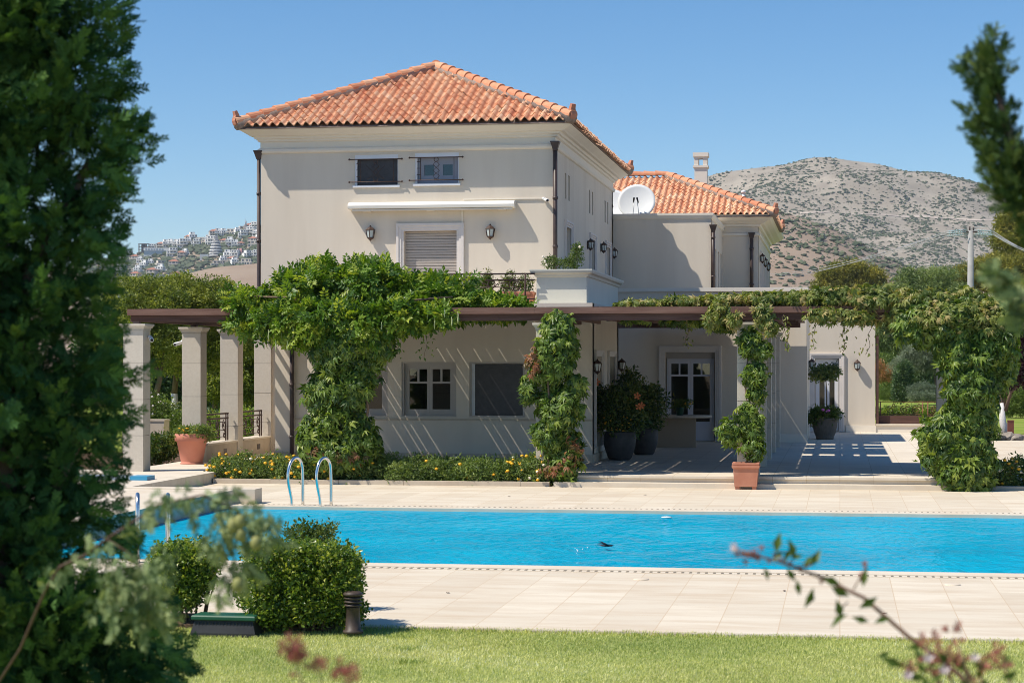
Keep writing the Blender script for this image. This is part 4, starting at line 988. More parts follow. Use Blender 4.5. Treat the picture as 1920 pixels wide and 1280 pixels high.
mb = MB(); mb.box(-13.50, -5.6, 36.69, 36.95, 2.97, 3.09); mb.box(-5.597, 3.0, 36.692, 36.952, 2.97, 3.088); mb.build('fascia_board', M['woodlight'], PG)
for x_, y1 in ((-13.24, 46.0), (-9.10, 41.05), (-5.36, 41.05), (-1.65, 52.2), (2.1, 41.0)):
    mb = MB(); mb.box(x_ - .09, x_ + .09, 36.96, y1, BZ, 2.965); mb.build('beam', M['wood'], PG)
for y_, x0, x1 in ((38.2, -13.1, 2.9), (39.6, -13.1, 2.9), (40.95, -13.1, 2.9), (43.2, -5.0, -1.0), (46.3, -5.0, -1.0), (49.5, -5.0, -1.0), (51.9, -6.2, -1.0), (43.0, -13.1, -11.9), (45.2, -13.1, -11.9)):
    mb = MB(); mb.box(x0, x1, y_ - .05, y_ + .05, 2.967, 3.085); mb.build('crossbeam', M['wood'], PG)
# roof boards running away from the camera, laid almost touching so that only thin slits of sun get through
x = -13.35
while x < 2.9:
    wd = random.uniform(.09, .26); solid = random.random() > (.5 if -11.8 < x < -5.2 else .4)
    gap = .002 if solid else random.uniform(.012, .022)
    if x < -11.95: gap = .13
    runs = [(36.98, 41.06 if (x > -11.9 and x < -5.1) or x > -1.1 else (46.1 if x < -11.9 else 52.1))]
    if -2.9 < x < -1.1: runs = [(36.98, 44.0), (44.75, 47.9), (48.2, 49.9), (50.5, 52.1)]; gap = .005
    for y0, y1 in runs:
        mb = MB(); mb.box(x, x + wd, y0, y1, 3.088, 3.102); mb.build('roof_board', M['wood'], PG)
    x += wd + gap
for x_ in (-2.45, -1.95, -1.4):
    mb = MB(); mb.box(x_ - .05, x_ + .05, 43.5, 52.0, 2.99, 3.086); mb.build('purlin', M['wood'], PG)
# rafters seen under the front edge
x = -4.9
while x < 2.7:
    if abs(x + 1.65) > .2:
        mb = MB(); mb.box(x - .035, x + .035, 36.96, 41.0, 2.86, 2.964); mb.build('rafter', M['woodlight'], PG)
    x += .62
# low wall with railings between the left columns
LW = thing('low_garden_wall', (-13.25, 42.5, 0), 'low stone wall with square vents running between the left stone columns', 'wall')
mb = MB(); mb.box(-13.40, -13.06, 40.16, 42.33, TZ, .33); mb.box(-13.40, -13.06, 42.75, 44.91, TZ, .33); mb.box(-13.40, -13.06, 45.33, 46.6, TZ, .33); mb.build('masonry', M['stone'], LW)
mb = MB(); mb.box(-13.43, -13.02, 40.16, 42.33, .332, .37); mb.box(-13.43, -13.02, 42.75, 44.91, .332, .37); mb.build('coping', M['coping'], LW)
for y_ in (41.5, 44.0):
    mb = MB(); mb.box(-13.061, -13.052, y_ - .11, y_ + .11, .10, .22); mb.build('vent', M['pipe'], LW)
for y0, y1, lb in ((40.2, 42.28, 'dark iron scroll railing on the low wall behind the terracotta pot'), (42.8, 44.86, 'dark iron scroll railing on the low wall nearest the villa corner')):
    rl = thing('iron_railing', (-13.24, (y0 + y1) / 2, .37), lb, 'railing')
    fr_ = frR(-13.24); mb = MB()
    for z_ in (.96, .86): mb.tube([(-13.24, y0, z_), (-13.24, y1, z_)], .018, 6)
    for y_ in (y0 + .05, y1 - .17, y1 - .03): mb.tube([(-13.24, y_, .371), (-13.24, y_, .96)], .018, 6)
    mb.build('rail_frame', M['iron'], rl); mb = MB(); cy = (y0 + y1) / 2
    for sg in (1, -1):
        for dy in (.3, .75):
            mb.tube(iron_scroll((cy + sg * dy, .70), .13, 1.5, fr_, 0, sg, 24, 1.57), .011, 5); mb.tube(iron_scroll((cy + sg * dy, .50), .09, 1.3, fr_, 0, -sg, 20, 1.57), .011, 5)
    for z_ in (.46, .60, .78): mb.tube([(-13.24, y0 + .05, z_), (-13.24, y1 - .17, z_)], .009, 5)
    mb.build('rail_scrollwork', M['iron'], rl)
# garden wall with the dark edged opening on the right
GW = thing('opening_wall', (2.2, 60.6, 0), 'low cream garden wall with a dark brown edged opening beside the end wall of the villa', 'wall')
mb = MB(); mb.box(1.06, 3.0, 60.5, 60.85, DZ, .20); mb.box(3.0, 3.35, 60.5, 60.9, DZ, 2.9); mb.box(3.36, 3.9, 60.5, 60.85, DZ, .2); mb.build('masonry', M['trim'], GW)
mb = MB(); mb.box(1.045, 2.995, 60.46, 60.88, .202, .25); mb.build('sill', M['coping'], GW)
mb = MB(); mb.box(1.06, 1.14, 60.52, 60.84, .252, 2.9); mb.box(1.142, 2.99, 60.7, 60.8, .252, .50); mb.build('dark_opening_edge', M['wood'], GW)  # dark brown strips along the left and bottom of the opening
rl = thing('garden_railing', (2.0, 61.0, 0), 'rusty red scroll railing in front of the garden lawn, behind the dark edged opening', 'railing')
fr_ = frF(61.1); mb = MB()
for z_ in (.9, .52): mb.tube([(1.1, 61.1, z_), (3.1, 61.1, z_)], .014, 6)
for x_ in (1.2, 2.45, 2.6, 3.0): mb.tube([(x_, 61.1, DZ - .08), (x_, 61.1, .9)], .016, 6)
mb.build('rail_frame', M['rust'], rl); mb = MB()
for cx in (1.5, 1.9, 2.25, 2.8):
    mb.tube(iron_scroll((cx, .66), .12, 1.5, fr_, 0, 1, 24, 1.57), .011, 5); mb.tube(iron_scroll((cx + .1, .8), .07, 1.2, fr_, 0, -1, 18, 0), .010, 5)
mb.build('rail_scrollwork', M['rust'], rl)

# ================================================================== CLIMBERS
def el(px, py, Y, rx, rz, ry): return (atY(px, py, Y), (rx, ry, rz))
wis = thing('wisteria_vine', (-9.1, 36.8, 0), 'big green wisteria mounded over the left half of the pergola with hanging pods', 'climber')
WE = [el(468, 588, 37.4, .36, .22, .7), el(510, 572, 37.6, .48, .32, .9), el(565, 556, 37.8, .55, .40, 1.1), el(625, 548, 38, .65, .40, 1.3), el(700, 545, 38, .60, .40, 1.3), el(770, 560, 38, .65, .32, 1.2), el(835, 566, 38.1, .45, .28, 1.1), el(885, 572, 38.2, .42, .17, 1.0), el(940, 577, 38.3, .50, .07, .9),
      el(525, 605, 36.7, .45, .30, .5), el(600, 610, 36.6, .65, .42, .55), el(690, 608, 36.6, .60, .40, .5), el(755, 592, 36.6, .38, .22, .45), el(575, 515, 38.4, .22, .10, .4), el(700, 515, 38.4, .40, .14, .5), el(820, 535, 38.4, .3, .10, .4), el(458, 570, 37, .22, .12, .4), el(820, 594, 36.6, .22, .10, .3)]
leaves('foliage', 'pinnate', 'wisteria', WE, 25000, .20, wis, shell=.45, droop=.35, out=.7, rnd=.75, gaps=.38, svar=.45)
leaves('shoots', 'pinnate', 'wisteria', [el(600, 500, 38, .3, .07, .4), el(690, 498, 38.2, .4, .08, .5), el(445, 555, 37.4, .2, .1, .4), el(850, 530, 38.3, .4, .08, .5), el(460, 605, 36.6, .15, .2, .3)], 260, .20, wis, droop=-.35)
limbs('stem', [([(-9.0, 36.55, TZ), (-8.95, 36.45, .8), (-9.05, 36.4, 1.7), (-8.95, 36.5, 2.7), (-9.2, 37.2, 3.15)], .06, .035), ([(-8.95, 36.5, 2.6), (-8.2, 36.6, 3.2), (-7.2, 37, 3.3)], .035, .015), ([(-9.0, 36.5, 2.7), (-10.3, 36.8, 3.3), (-11.8, 37.2, 3.35)], .035, .012)], M['vinestem'], wis)
for i in range(26):
    px = rng.uniform(490, 860); p_ = atY(px, rng.uniform(590, 640) if px < 740 else rng.uniform(578, 600), rng.uniform(36.05, 36.35)); ln = rng.uniform(.14, .24)
    mb = MB(); mb.tube([p_, p_ + Vector((.008, 0, -ln * .3)), p_ + Vector((0, .005, -ln * .7)), p_ + Vector((.004, 0, -ln))], [.004, .011, .014, .003], 6); mb.build('seed_pod', M['pod'], wis)
def ragged(ells, n, r0, r1, seed):
    """break a chain of big ellipsoids into many small uneven ones"""
    q = np.random.default_rng(seed); C = np.array([tuple(e[0]) for e in ells]); Rr = np.array([e[1] for e in ells]); w_ = Rr[:, 0] * Rr[:, 2]; out = []
    for i in q.choice(len(ells), n, p=w_ / w_.sum()):
        d = q.normal(size=3); d /= np.linalg.norm(d); r_ = q.uniform(r0, r1); c = C[i] + d * np.maximum(Rr[i] - r_ * .8, .02) * q.random() ** .4
        out.append((tuple(c), (r_ * q.uniform(.8, 1.3), r_, r_ * q.uniform(.8, 1.5))))
    return out
def creeper(name, label, base, ells, n, size, red=0, lm='creeper', stems=(), tend=(), gaps=.05):
    t_ = thing(name, base, label, 'climber')
    if lm == 'creeper': ells = ragged(ells, 85 if n > 9000 else 48 if n > 5000 else 30, .15, .40 if n > 9000 else .29 if n > 5000 else .22, int(n))
    leaves('foliage', 'palm', lm, ells, n, size, t_, shell=.55, droop=.8, out=.62, rnd=.45, gaps=gaps, svar=.5)
    if red: leaves('reddened_leaves', 'palm', 'red', red, 130, size * .8, t_, droop=.5)
    if stems: limbs('stem', stems, M['vinestem'], t_, 6)
    for pts in tend:                                        # hanging tendrils, thin stem with small leaves down it
        a_, b_ = Vector(pts[0]), Vector(pts[1]); k = int((a_ - b_).length / .035)
        sway = [a_.lerp(b_, i / 7) + Vector((.03 * math.sin(i * 1.3 + a_.x * 3), .02 * math.cos(i), 0)) for i in range(8)]
        mb = MB(); mb.tube(sway, .005, 5); o = mb.build('tendril', M['vinestem'], t_)
        tt = rng.random(k * 2); P = np.array([tuple(a_.lerp(b_, q_)) for q_ in tt]) + rng.normal(size=(k * 2, 3)) * np.array([.05, .04, .02]) * pts[2]
        D = rng.normal(size=(k * 2, 3)) * .5 + np.array([0, -.3, -.8]); foliage('tendril_leaves', 'simple', lm, P, D, rng.normal(size=(k * 2, 3)) * .5 + np.array([0, -1, .4]), rng.uniform(.05, .10, k * 2), o)
    return t_
creeper('creeper_vine', 'lush creeper covering the column below the wisteria mound', (-9.1, 36.6, TZ),
        [el(645, 660, 36.5, .68, .46, .42), el(705, 640, 36.5, .42, .40, .4), el(632, 730, 36.5, .58, .46, .42), el(668, 710, 36.6, .30, .4, .4), el(630, 795, 36.5, .68, .46, .48), el(625, 845, 36.5, .68, .32, .5), el(672, 825, 36.5, .35, .4, .45), el(590, 820, 36.6, .3, .45, .4)], 14500, .125,
        red=[el(650, 855, 36.3, .4, .15, .3), el(600, 850, 36.3, .3, .12, .3)], stems=[([(-9.2, 36.5, TZ), (-9.2, 36.5, 1.2), (-9.0, 36.5, 2.4)], .04, .02), ([(-8.9, 36.5, TZ), (-8.7, 36.45, 1.2), (-8.9, 36.5, 2.4)], .03, .02)],
        tend=[((-8.25, 36.4, 2.9), (-8.25, 36.4, 2.2), 1.6), ((-7.6, 36.5, 2.85), (-7.62, 36.5, 2.15), 2.2)])
creeper('creeper_vine', 'rounded creeper with some red leaves covering the column between the wide window and the patio', (-5.36, 36.6, TZ - .2),
        [el(1045, 650, 36.5, .42, .42, .42), el(1038, 700, 36.5, .52, .42, .45), el(1042, 760, 36.5, .54, .46, .45), el(1045, 820, 36.5, .52, .42, .45), el(1050, 868, 36.5, .44, .25, .42), el(990, 728, 36.5, .16, .14, .25), el(1048, 612, 36.5, .28, .16, .3), el(1078, 720, 36.5, .16, .3, .25)], 7500, .115,
        red=[el(1072, 850, 36.3, .2, .3, .25), el(1045, 880, 36.2, .3, .12, .3), el(1000, 680, 36.2, .15, .3, .2)], lm='creeper',
        stems=[([(-5.3, 36.4, DZ), (-5.25, 36.3, 1.2), (-5.36, 36.4, 2.7)], .03, .012), ([(-5.3, 36.5, 2.7), (-5.22, 36.4, 2.88), (-5.1, 36.35, 2.98)], .008, .003)])
creeper('creeper_vine', 'slim creeper climbing the front column from the square terracotta planter', (-1.65, 36.3, .25),
        [el(1408, 640, 36.45, .26, .20, .22), el(1425, 655, 36.5, .20, .18, .22), el(1410, 700, 36.45, .24, .22, .22), el(1418, 735, 36.45, .18, .16, .2), el(1402, 772, 36.4, .26, .2, .24), el(1408, 800, 36.4, .24, .2, .22), el(1412, 840, 36.3, .2, .22, .2), el(1365, 690, 36.4, .13, .035, .1), el(1366, 808, 36.4, .12, .07, .1), el(1372, 790, 36.4, .1, .1, .1)], 2100, .105, gaps=.1,
        stems=[([(-1.66, 36.2, .2), (-1.62, 36.42, .9), (-1.7, 36.5, 1.7), (-1.6, 36.52, 2.6)], .02, .01)])
BEAM = [el(px, py, Y, rx, rz, .75) for px, py, Y, rx, rz in ((1210, 570, 37.6, .5, .06), (1290, 566, 37.6, .55, .09), (1370, 562, 37.6, .5, .11), (1440, 560, 37.5, .5, .13), (1510, 562, 37.4, .5, .16), (1575, 560, 37.3, .45, .26), (1640, 570, 37.2, .48, .34), (1700, 580, 37.1, .48, .40), (1760, 590, 37.0, .48, .46), (1820, 592, 37.0, .50, .46), (1865, 598, 37.0, .35, .42))]
vt = creeper('creeper_vine', 'dry tipped creeper running along the top of the right pergola beam', (-.5, 36.8, 3.0), BEAM, 13000, .105, lm='creeperdry',
        tend=[(atY(1470, 590, 36.4), atY(1468, 640, 36.4), 1), (atY(1528, 590, 36.4), atY(1524, 655, 36.4), .8), (atY(1585, 590, 36.4), atY(1580, 662, 36.4), .8), (atY(1633, 610, 36.4), atY(1626, 665, 36.4), 2.4), (atY(1290, 600, 37.6), atY(1287, 650, 37.6), .9), (atY(1478, 600, 36.8), atY(1476, 655, 36.8), .4)])
leaves('hanging_leaves', 'palm', 'creeperdry', [el(1345, 585, 36.35, .20, .20, .15), el(1375, 600, 36.3, .15, .16, .15), el(1330, 600, 36.35, .10, .16, .12), el(1430, 590, 36.3, .16, .24, .15), el(1445, 610, 36.3, .12, .2, .15), el(1545, 590, 36.4, .35, .14, .2), el(1600, 595, 36.4, .3, .14, .2)], 1000, .095, vt, droop=.6)
leaves('underside_leaves', 'palm', 'creeper', [el(1290, 603, 39, .5, .08, .8), el(1190, 600, 39, .3, .05, .5), el(1375, 612, 39, .5, .08, .8)], 320, .11, vt, droop=.6)
creeper('creeper_vine', 'massive leafy creeper hiding the right end column of the pergola', (2.1, 36.6, DZ),
        [el(1800, 610, 36.5, .75, .40, .7), el(1735, 610, 36.5, .5, .34, .5), el(1870, 620, 36.6, .38, .40, .6), el(1810, 670, 36.4, .62, .40, .6), el(1870, 680, 36.6, .30, .36, .5), el(1790, 640, 36.5, .55, .42, .5), el(1850, 650, 36.5, .5, .4, .5), el(1815, 730, 36.4, .58, .42, .55), el(1815, 790, 36.4, .56, .42, .52), el(1812, 845, 36.3, .52, .40, .5), el(1810, 885, 36.2, .46, .25, .46), el(1775, 830, 36.3, .2, .6, .3), el(1868, 840, 36.4, .14, .12, .2)], 19000, .125, lm='creeper', gaps=.0,
        stems=[([(2.1, 36.4, DZ), (2.15, 36.4, 1.2), (2.05, 36.5, 2.7)], .04, .02), ([(2.3, 36.4, DZ), (2.35, 36.3, 1.2), (2.2, 36.5, 2.7)], .03, .02)])
leaves('dry_top_leaves', 'palm', 'creeperdry', [el(1790, 595, 36.2, .8, .3, .4), el(1860, 600, 36.3, .35, .35, .4)], 700, .10, [o for o in bpy.data.objects if o.get('label', '').startswith('massive')][0], droop=.4)

# ================================================================== BEDS AND POTS
def stones(label, x0, x1, y, z0, z1, th=.14):
    t_ = thing('bed_kerb', ((x0 + x1) / 2, y, z0), label, 'kerb')
    x = x0
    while x < x1 - .05:
        e = min(x + random.uniform(1.0, 1.5), x1); mb = MB(); mb.box(x + .003, e - .003, y, y + th, z0 - .03, z1 + random.uniform(-.004, .004)); mb.build('kerb_stone', M['stone'], t_); x = e
    return t_
stones('long low stone kerb in front of the lantana bed below the windows', -11.62, -5.24, 36.15, DZ, DZ + .085)
stones('short stone kerb in front of the flower bed at the right edge', 2.38, 5.6, 36.45, DZ, DZ + .07)
mb = MB(); mb.box(-11.62, -5.24, 36.3, 37.44, DZ - .08, DZ + .05); mb.box(2.61, 5.6, 36.6, 39, DZ - .08, DZ + .03); struct('bed_soil', mb, M['soil'])
def flowerbed(label, x0, x1, y0, y1, z0, hgt, n, nf, ends):
    t_ = thing('lantana_hedge', ((x0 + x1) / 2, (y0 + y1) / 2, z0), label, 'flower bed', 'lantana beds on the pool deck')
    xs = np.arange(x0, x1, .28); ells = [((x_ + rng.normal() * .05, (y0 + y1) / 2 + rng.normal() * .05, z0 + hgt * .42), (.26, (y1 - y0) / 2, hgt * .60 * rng.uniform(.85, 1.12))) for x_ in xs]
    leaves('foliage', 'clump', 'lantana', ells, n, .11, t_, shell=.72, droop=-.2, rnd=.7)
    P, nr = blob(ells, nf * 3, .95); k = (nr[:, 2] > .1) | (nr[:, 1] < -.5); P = P[k]; nr = nr[k]
    wgt = np.array([ends(p_[0]) for p_ in P]); k = rng.random(len(P)) < wgt; P = P[k][:nf]; nr = nr[k][:nf]; k = slice(None)
    a_ = MB(); c_ = MB()
    for p_, n_ in zip(P, nr[k]): (a_ if random.random() < .85 else c_).ball(tuple(p_ + n_ * .05), (.036, .036, .026), 0, 6, 4)
    a_.build('yellow_blossoms', M['yellow'], t_); c_.build('cream_blossoms', M['cream'], t_)
flowerbed('long lantana bed with orange flowers between the steps and the creeper covered column', -11.5, -5.2, 36.3, 37.25, DZ, .46, 6500, 260, lambda x: .9 if x < -8.6 or x > -6.2 else .06)
flowerbed('short lantana bed with orange flowers beside the right end column', 2.65, 5.3, 36.62, 37.6, DZ, .50, 2400, 120, lambda x: .8)
# terracotta planter with feet at the front column
sq = thing('square_planter', (-1.66, 36.1, DZ), 'square terracotta planter on feet in front of the stone column', 'planter')
c = (-1.87, -1.45, 35.88, 36.30); mb = MB()
mb.loop(c, [(-.15, DZ + .052), (-.012, DZ + .05), (.012, DZ + .37), (.02, DZ + .375), (.035, DZ + .39), (.035, DZ + .43), (.02, DZ + .435), (.03, DZ + .445), (.03, DZ + .475), (-.02, DZ + .475), (-.03, DZ + .42), (-.2, DZ + .42)])
mb.build('planter_body', M['terracotta'], sq)
for sx in (0, 1):
    for sy in (0, 1):
        mb = MB(); X_ = c[0] + .02 + sx * (c[1] - c[0] - .12); Y_ = c[2] + .03 + sy * .28; mb.box(X_, X_ + .08, Y_, Y_ + .08, DZ + .002, DZ + .049); mb.build('foot', M['terracotta'], sq)
mb = MB(); mb.box(c[0] + .0, c[1] - .0, c[2] + .0, c[3] - .0, DZ + .425, DZ + .44); mb.build('soil', M['soil'], sq)
def pot(name, label, c, prof, mt, cat='pot'):
    t_ = thing(name, c, label, cat); mb = MB(); mb.lathe(prof, c, 40); mb.build('pot_body', M[mt], t_); return t_
C1 = (-13.06, 39.25, TZ)
p1 = pot('terracotta_pot', 'big smooth pink terracotta pot with a thick rim in front of the second stone column', C1, [(.235, 0), (.235, .025), (.215, .028), (.225, .06), (.305, .46), (.325, .462), (.345, .47), (.352, .61), (.34, .62), (.30, .62), (.29, .54), (.01, .54)], 'terrawarm')
leaves('foliage', 'clump', 'lantana', [((C1[0], C1[1], .62), (.33, .33, .12)), ((C1[0] + .2, C1[1], .62), (.22, .25, .13))], 420, .10, p1, droop=-.3)
mb = MB()
for i in range(7): mb.ball((C1[0] + rng.uniform(-.2, .2), C1[1] - .25 + rng.uniform(-.05, .1), .68 + rng.uniform(0, .05)), (.03, .03, .02), 0, 6, 4)
mb.build('yellow_blossoms', M['yellow'], p1)
def hibiscus(label, c, prof, ells, n, fl, yel):
    t_ = pot('grey_planter', label, c, prof, 'greypot', 'planter')
    leaves('foliage', 'clump', 'hibiscus', ells, n, .17, t_, shell=.35, droop=.1, rnd=.8, gaps=.2)
    limbs('stem', [([(c[0] + dx, c[1] + dy, .45), (c[0] + dx * 2, c[1] + dy * 2, .9), (c[0] + dx * 3.4, c[1] + dy * 3, 1.45)], .016, .006) for dx, dy in ((.05, 0), (-.06, .05), (.0, -.07), (.09, .06))], M['vinestem'], t_, 5)
    for p_ in fl:
        mb = MB()
        for i in range(5):
            a_ = R(72 * i + 10); q_ = Vector(p_); mb.add([q_, q_ + Vector((.06 * math.cos(a_ - .45), -.03, .06 * math.sin(a_ - .45))), q_ + Vector((.085 * math.cos(a_), -.015, .085 * math.sin(a_))), q_ + Vector((.06 * math.cos(a_ + .45), -.03, .06 * math.sin(a_ + .45)))], [(0, 1, 2, 3)])
        mb.tube([Vector(p_), Vector(p_) + Vector((.01, -.07, .0))], .008, 5); mb.build('flower', M['orange'], t_)
    if yel:
        mb = MB()
        for i in range(yel): mb.ball((c[0] + rng.uniform(-.3, .3), c[1] - .38 + rng.uniform(-.06, .08), rng.uniform(.62, .95)), (.018, .018, .014), 0, 6, 4)
        mb.build('yellow_blossoms', M['yellow'], t_)
    return t_
PROF = [(.20, 0), (.215, .0), (.255, .05), (.33, .28), (.345, .46), (.335, .56), (.345, .575), (.345, .60), (.31, .60), (.30, .5), (.01, .5)]
c2 = (-4.62, 42.35, TZ)
hibiscus('large dark grey round planter with an orange hibiscus bush nearest the lower block corner', c2, PROF, [((c2[0] - .05, c2[1], .98), (.48, .45, .48)), ((c2[0] - .22, c2[1], 1.25), (.26, .3, .3)), ((c2[0] + .12, c2[1], 1.32), (.3, .3, .26)), ((c2[0] + .25, c2[1], .85), (.25, .3, .3))], 950, [tuple(atY(x_, y_, 41.9)) for x_, y_ in ((1195, 742), (1119, 716))] + [tuple(atY(1198, 762, 41.9)), tuple(atY(1203, 760, 41.85))], 26)
c3 = (-4.35, 44.9, TZ)
hibiscus('second dark grey round planter with a leafy bush, standing behind the hibiscus', c3, [(r_ * .93, z_ * .98) for r_, z_ in PROF], [((c3[0] - .12, c3[1], 1.2), (.36, .4, .42)), ((c3[0] - .35, c3[1], 1.62), (.18, .2, .32)), ((c3[0] + .22, c3[1], 1.2), (.28, .3, .3)), ((c3[0] + .05, c3[1], .8), (.35, .35, .25))], 620, [], 0)
c4 = (-.40, 54.75, TZ)
p4 = pot('brown_planter', 'barrel shaped brown grey planter with geraniums and a standard tree before the terrace door', c4, [(.215, 0), (.225, 0), (.245, .03), (.235, .05), (.29, .18), (.335, .38), (.345, .53), (.36, .545), (.355, .58), (.32, .58), (.31, .5), (.01, .5)], 'brownpot', 'planter')
leaves('foliage', 'clump', 'geranium', [((c4[0], c4[1], .66), (.38, .36, .18)), ((c4[0] - .25, c4[1] - .05, .58), (.18, .25, .2))], 420, .13, p4, droop=0)
limbs('stem', [([(c4[0] + .04, c4[1], .5), (c4[0] + .05, c4[1], 1.1), (c4[0] + .02, c4[1], 1.75)], .02, .014)], M['bark'], p4)
leaves('crown', 'clump', 'hibiscus', [((c4[0] - .05, c4[1], 1.78), (.40, .35, .17)), ((c4[0] + .2, c4[1], 1.85), (.2, .2, .15))], 220, .14, p4, shell=.2)
for dx, dz in ((-.05, .80), (.06, .76), (.10, .78)):
    mb = MB(); mb.ball((c4[0] + dx, c4[1] - .3, dz), (.05, .04, .04), 0, 8, 5); mb.build('flower', M['pink'], p4)
# stone table with a small plant
tb = thing('garden_table', (-3.9, 48.8, TZ), 'oval stone table on a slab pedestal under the pergola', 'table')
tc = (-3.95, 48.9); mb = MB(); mb.lathe([(.001, .72), (.93, .72), (.99, .735), (1.0, .76), (.985, .785), (.001, .79)], (*tc, 0), 56, 0, .88, .62); mb.build('tabletop', M['table'], tb)
mb = MB(); mb.box(-4.42, -3.46, 48.72, 48.86, .001, .719); mb.build('pedestal_slab', M['tablestem'], tb); mb = MB(); mb.box(-4.54, -4.422, 48.40, 49.3, .001, .719); mb.build('pedestal_slab', M['tablestem'], tb)
gp = (-3.85, 48.75, .79)
p5 = pot('green_pot', 'small dark green pot with a straggly plant standing on the stone table', gp, [(.075, 0), (.08, 0), (.105, .15), (.12, .155), (.12, .19), (.10, .19), (.01, .17)], 'greenpot')
leaves('foliage', 'clump', 'geranium', [((gp[0], gp[1], gp[2] + .26), (.2, .15, .09)), ((gp[0] + .18, gp[1], gp[2] + .28), (.14, .1, .05))], 70, .10, p5, shell=.2)
mb = MB()
for i in range(8): mb.ball((gp[0] + .05 + rng.uniform(0, .28), gp[1] - .1, gp[2] + .26 + rng.uniform(0, .05)), .016, 0, 6, 4)
mb.build('yellow_blossoms', M['yellow'], p5)
# terracotta boxes and plants on the balcony
for i, (x0, x1, lb) in enumerate(((-7.95, -7.35, 'left terracotta trough with a pale yellow shrub behind the balcony railing'), (-7.15, -6.4, 'right terracotta trough with two upright shrubs, beside the balcony planter wall'))):
    bx_ = thing('balcony_trough', ((x0 + x1) / 2, 41.95, 3.262), lb, 'planter')
    mb = MB(); mb.loop((x0 + .02, x1 - .02, 41.85, 42.1), [(-.1, 3.265), (0, 3.264), (.02, 3.5), (.035, 3.51), (.035, 3.56), (.01, 3.57), (-.12, 3.55)]); mb.build('trough', M['terracotta'], bx_)
    cx = (x0 + x1) / 2
    leaves('foliage', 'clump', 'geranium', [((cx - .18, 41.95, 3.72), (.2, .14, .18)), ((cx + .18, 41.95, 3.70), (.17, .14, .2)), ((cx + (.25 if i == 0 else -.12), 41.95, 3.85), (.10, .1, .2))], 210, .09, bx_, shell=.2, droop=-.5)
rb = thing('rose_bush', (-5.7, 42.3, 3.9), 'pale flowering rose bush growing above the balcony planter wall', 'bush')
leaves('foliage', 'clump', 'rose', [(atY(1032, 492, 42.2), (.16, .15, .14)), (atY(1062, 494, 42.2), (.22, .15, .08)), (atY(1080, 480, 42.2), (.12, .15, .24)), (atY(1082, 465, 42.2), (.07, .1, .14))], 240, .09, rb, shell=.2, droop=-.3)
limbs('stem', [([(-5.75, 42.2, 3.9), tuple(atY(1035, 485, 42.2))], .01, .004), ([(-5.55, 42.2, 3.9), tuple(atY(1082, 460, 42.2))], .012, .004)], M['vinestem'], rb, 5)
mb = MB()
for px_, py_ in ((1018, 482), (1022, 490), (1087, 463), (1025, 497)): mb.ball(atY(px_, py_, 42.05), .03, 0, 7, 5)
mb.build('rose_blooms', M['cream'], rb)

# ================================================================== POOL SIDE
def ladder(label, c, gap, flip=1, dirx=(0, -1)):
    t_ = thing('pool_ladder', c, label, 'pool ladder', 'polished steel pool ladders')
    for s_ in (-1, 1):
        x, y, z = c[0] + s_ * gap / 2, c[1], c[2]; f_ = flip
        pr = [(.16, -.03), (.16, .30), (.155, .58), (.13, .70), (.06, .765), (-.02, .765), (-.10, .70), (-.145, .56), (-.155, .44), (-.10, .20), (-.07, .10), (-.07, -.25)]
        # smooth the polyline
        pts = []
        for i in range(len(pr) - 1):
            for k in range(3):
                q_ = k / 3; pts.append((pr[i][0] + (pr[i + 1][0] - pr[i][0]) * q_, pr[i][1] + (pr[i + 1][1] - pr[i][1]) * q_))
        pts.append(pr[-1])
        for _ in range(2): pts = [pts[0]] + [((pts[i - 1][0] + pts[i][0] * 2 + pts[i + 1][0]) / 4, (pts[i - 1][1] + pts[i][1] * 2 + pts[i + 1][1]) / 4) for i in range(1, len(pts) - 1)] + [pts[-1]]
        mb = MB(); mb.tube([(x + a_ * .45, y + f_ * a_ * 1.2, z + b_) for a_, b_ in pts], .024, 10); mb.build('handrail', M['chrome'], t_)
    for k_ in range(2):
        mb = MB(); mb.box(c[0] - gap / 2 - .03, c[0] + gap / 2 - .03, c[1] - f_ * .13, c[1] - f_ * .05, z - .2 - .25 * k_, z - .17 - .25 * k_); mb.build('tread', M['chrome'], t_)
ladder('steel pool ladder with two hooped rails at the far pool edge', (-8.24, 30.55, DZ), .46, 1)
ladder('steel pool ladder at the near left edge, half hidden by the box hedge', (-7.70, 21.75, DZ), .36, -1)
bd = thing('blue_board', (-13, 33.6, TZ), 'long pale blue board with a bright blue end lying on the left terrace', 'board')
e0 = Vector((-14.6, 33.7, 0)); mb = MB(); mb.box(-15.2, -12.3, 33.55, 33.95, .002, .07); mb.build('plank', M['blueboard'], bd); mb = MB(); mb.box(-12.298, -11.98, 33.55, 33.95, .002, .072); mb.build('board_end', M['bluetip'], bd)
for px_, py_, lb in ((1202, 1086, 'white round skimmer lid on the near paving, left of the flowering twig'), (1786, 1096, 'white round skimmer lid on the near paving at far right')):
    d_ = (ZE - DZ) * F / (py_ - HZ); p_ = atD(px_, py_, d_); mb = MB(); mb.lathe([(.001, .005), (.07, .005), (.08, .002), (.08, -.01)][::-1], (p_.x, p_.y, DZ + .005), 28)
    tag(mb.build('skimmer_lid', M['coping'], base=(p_.x, p_.y, DZ)), lb, 'lid', 'white skimmer lids')
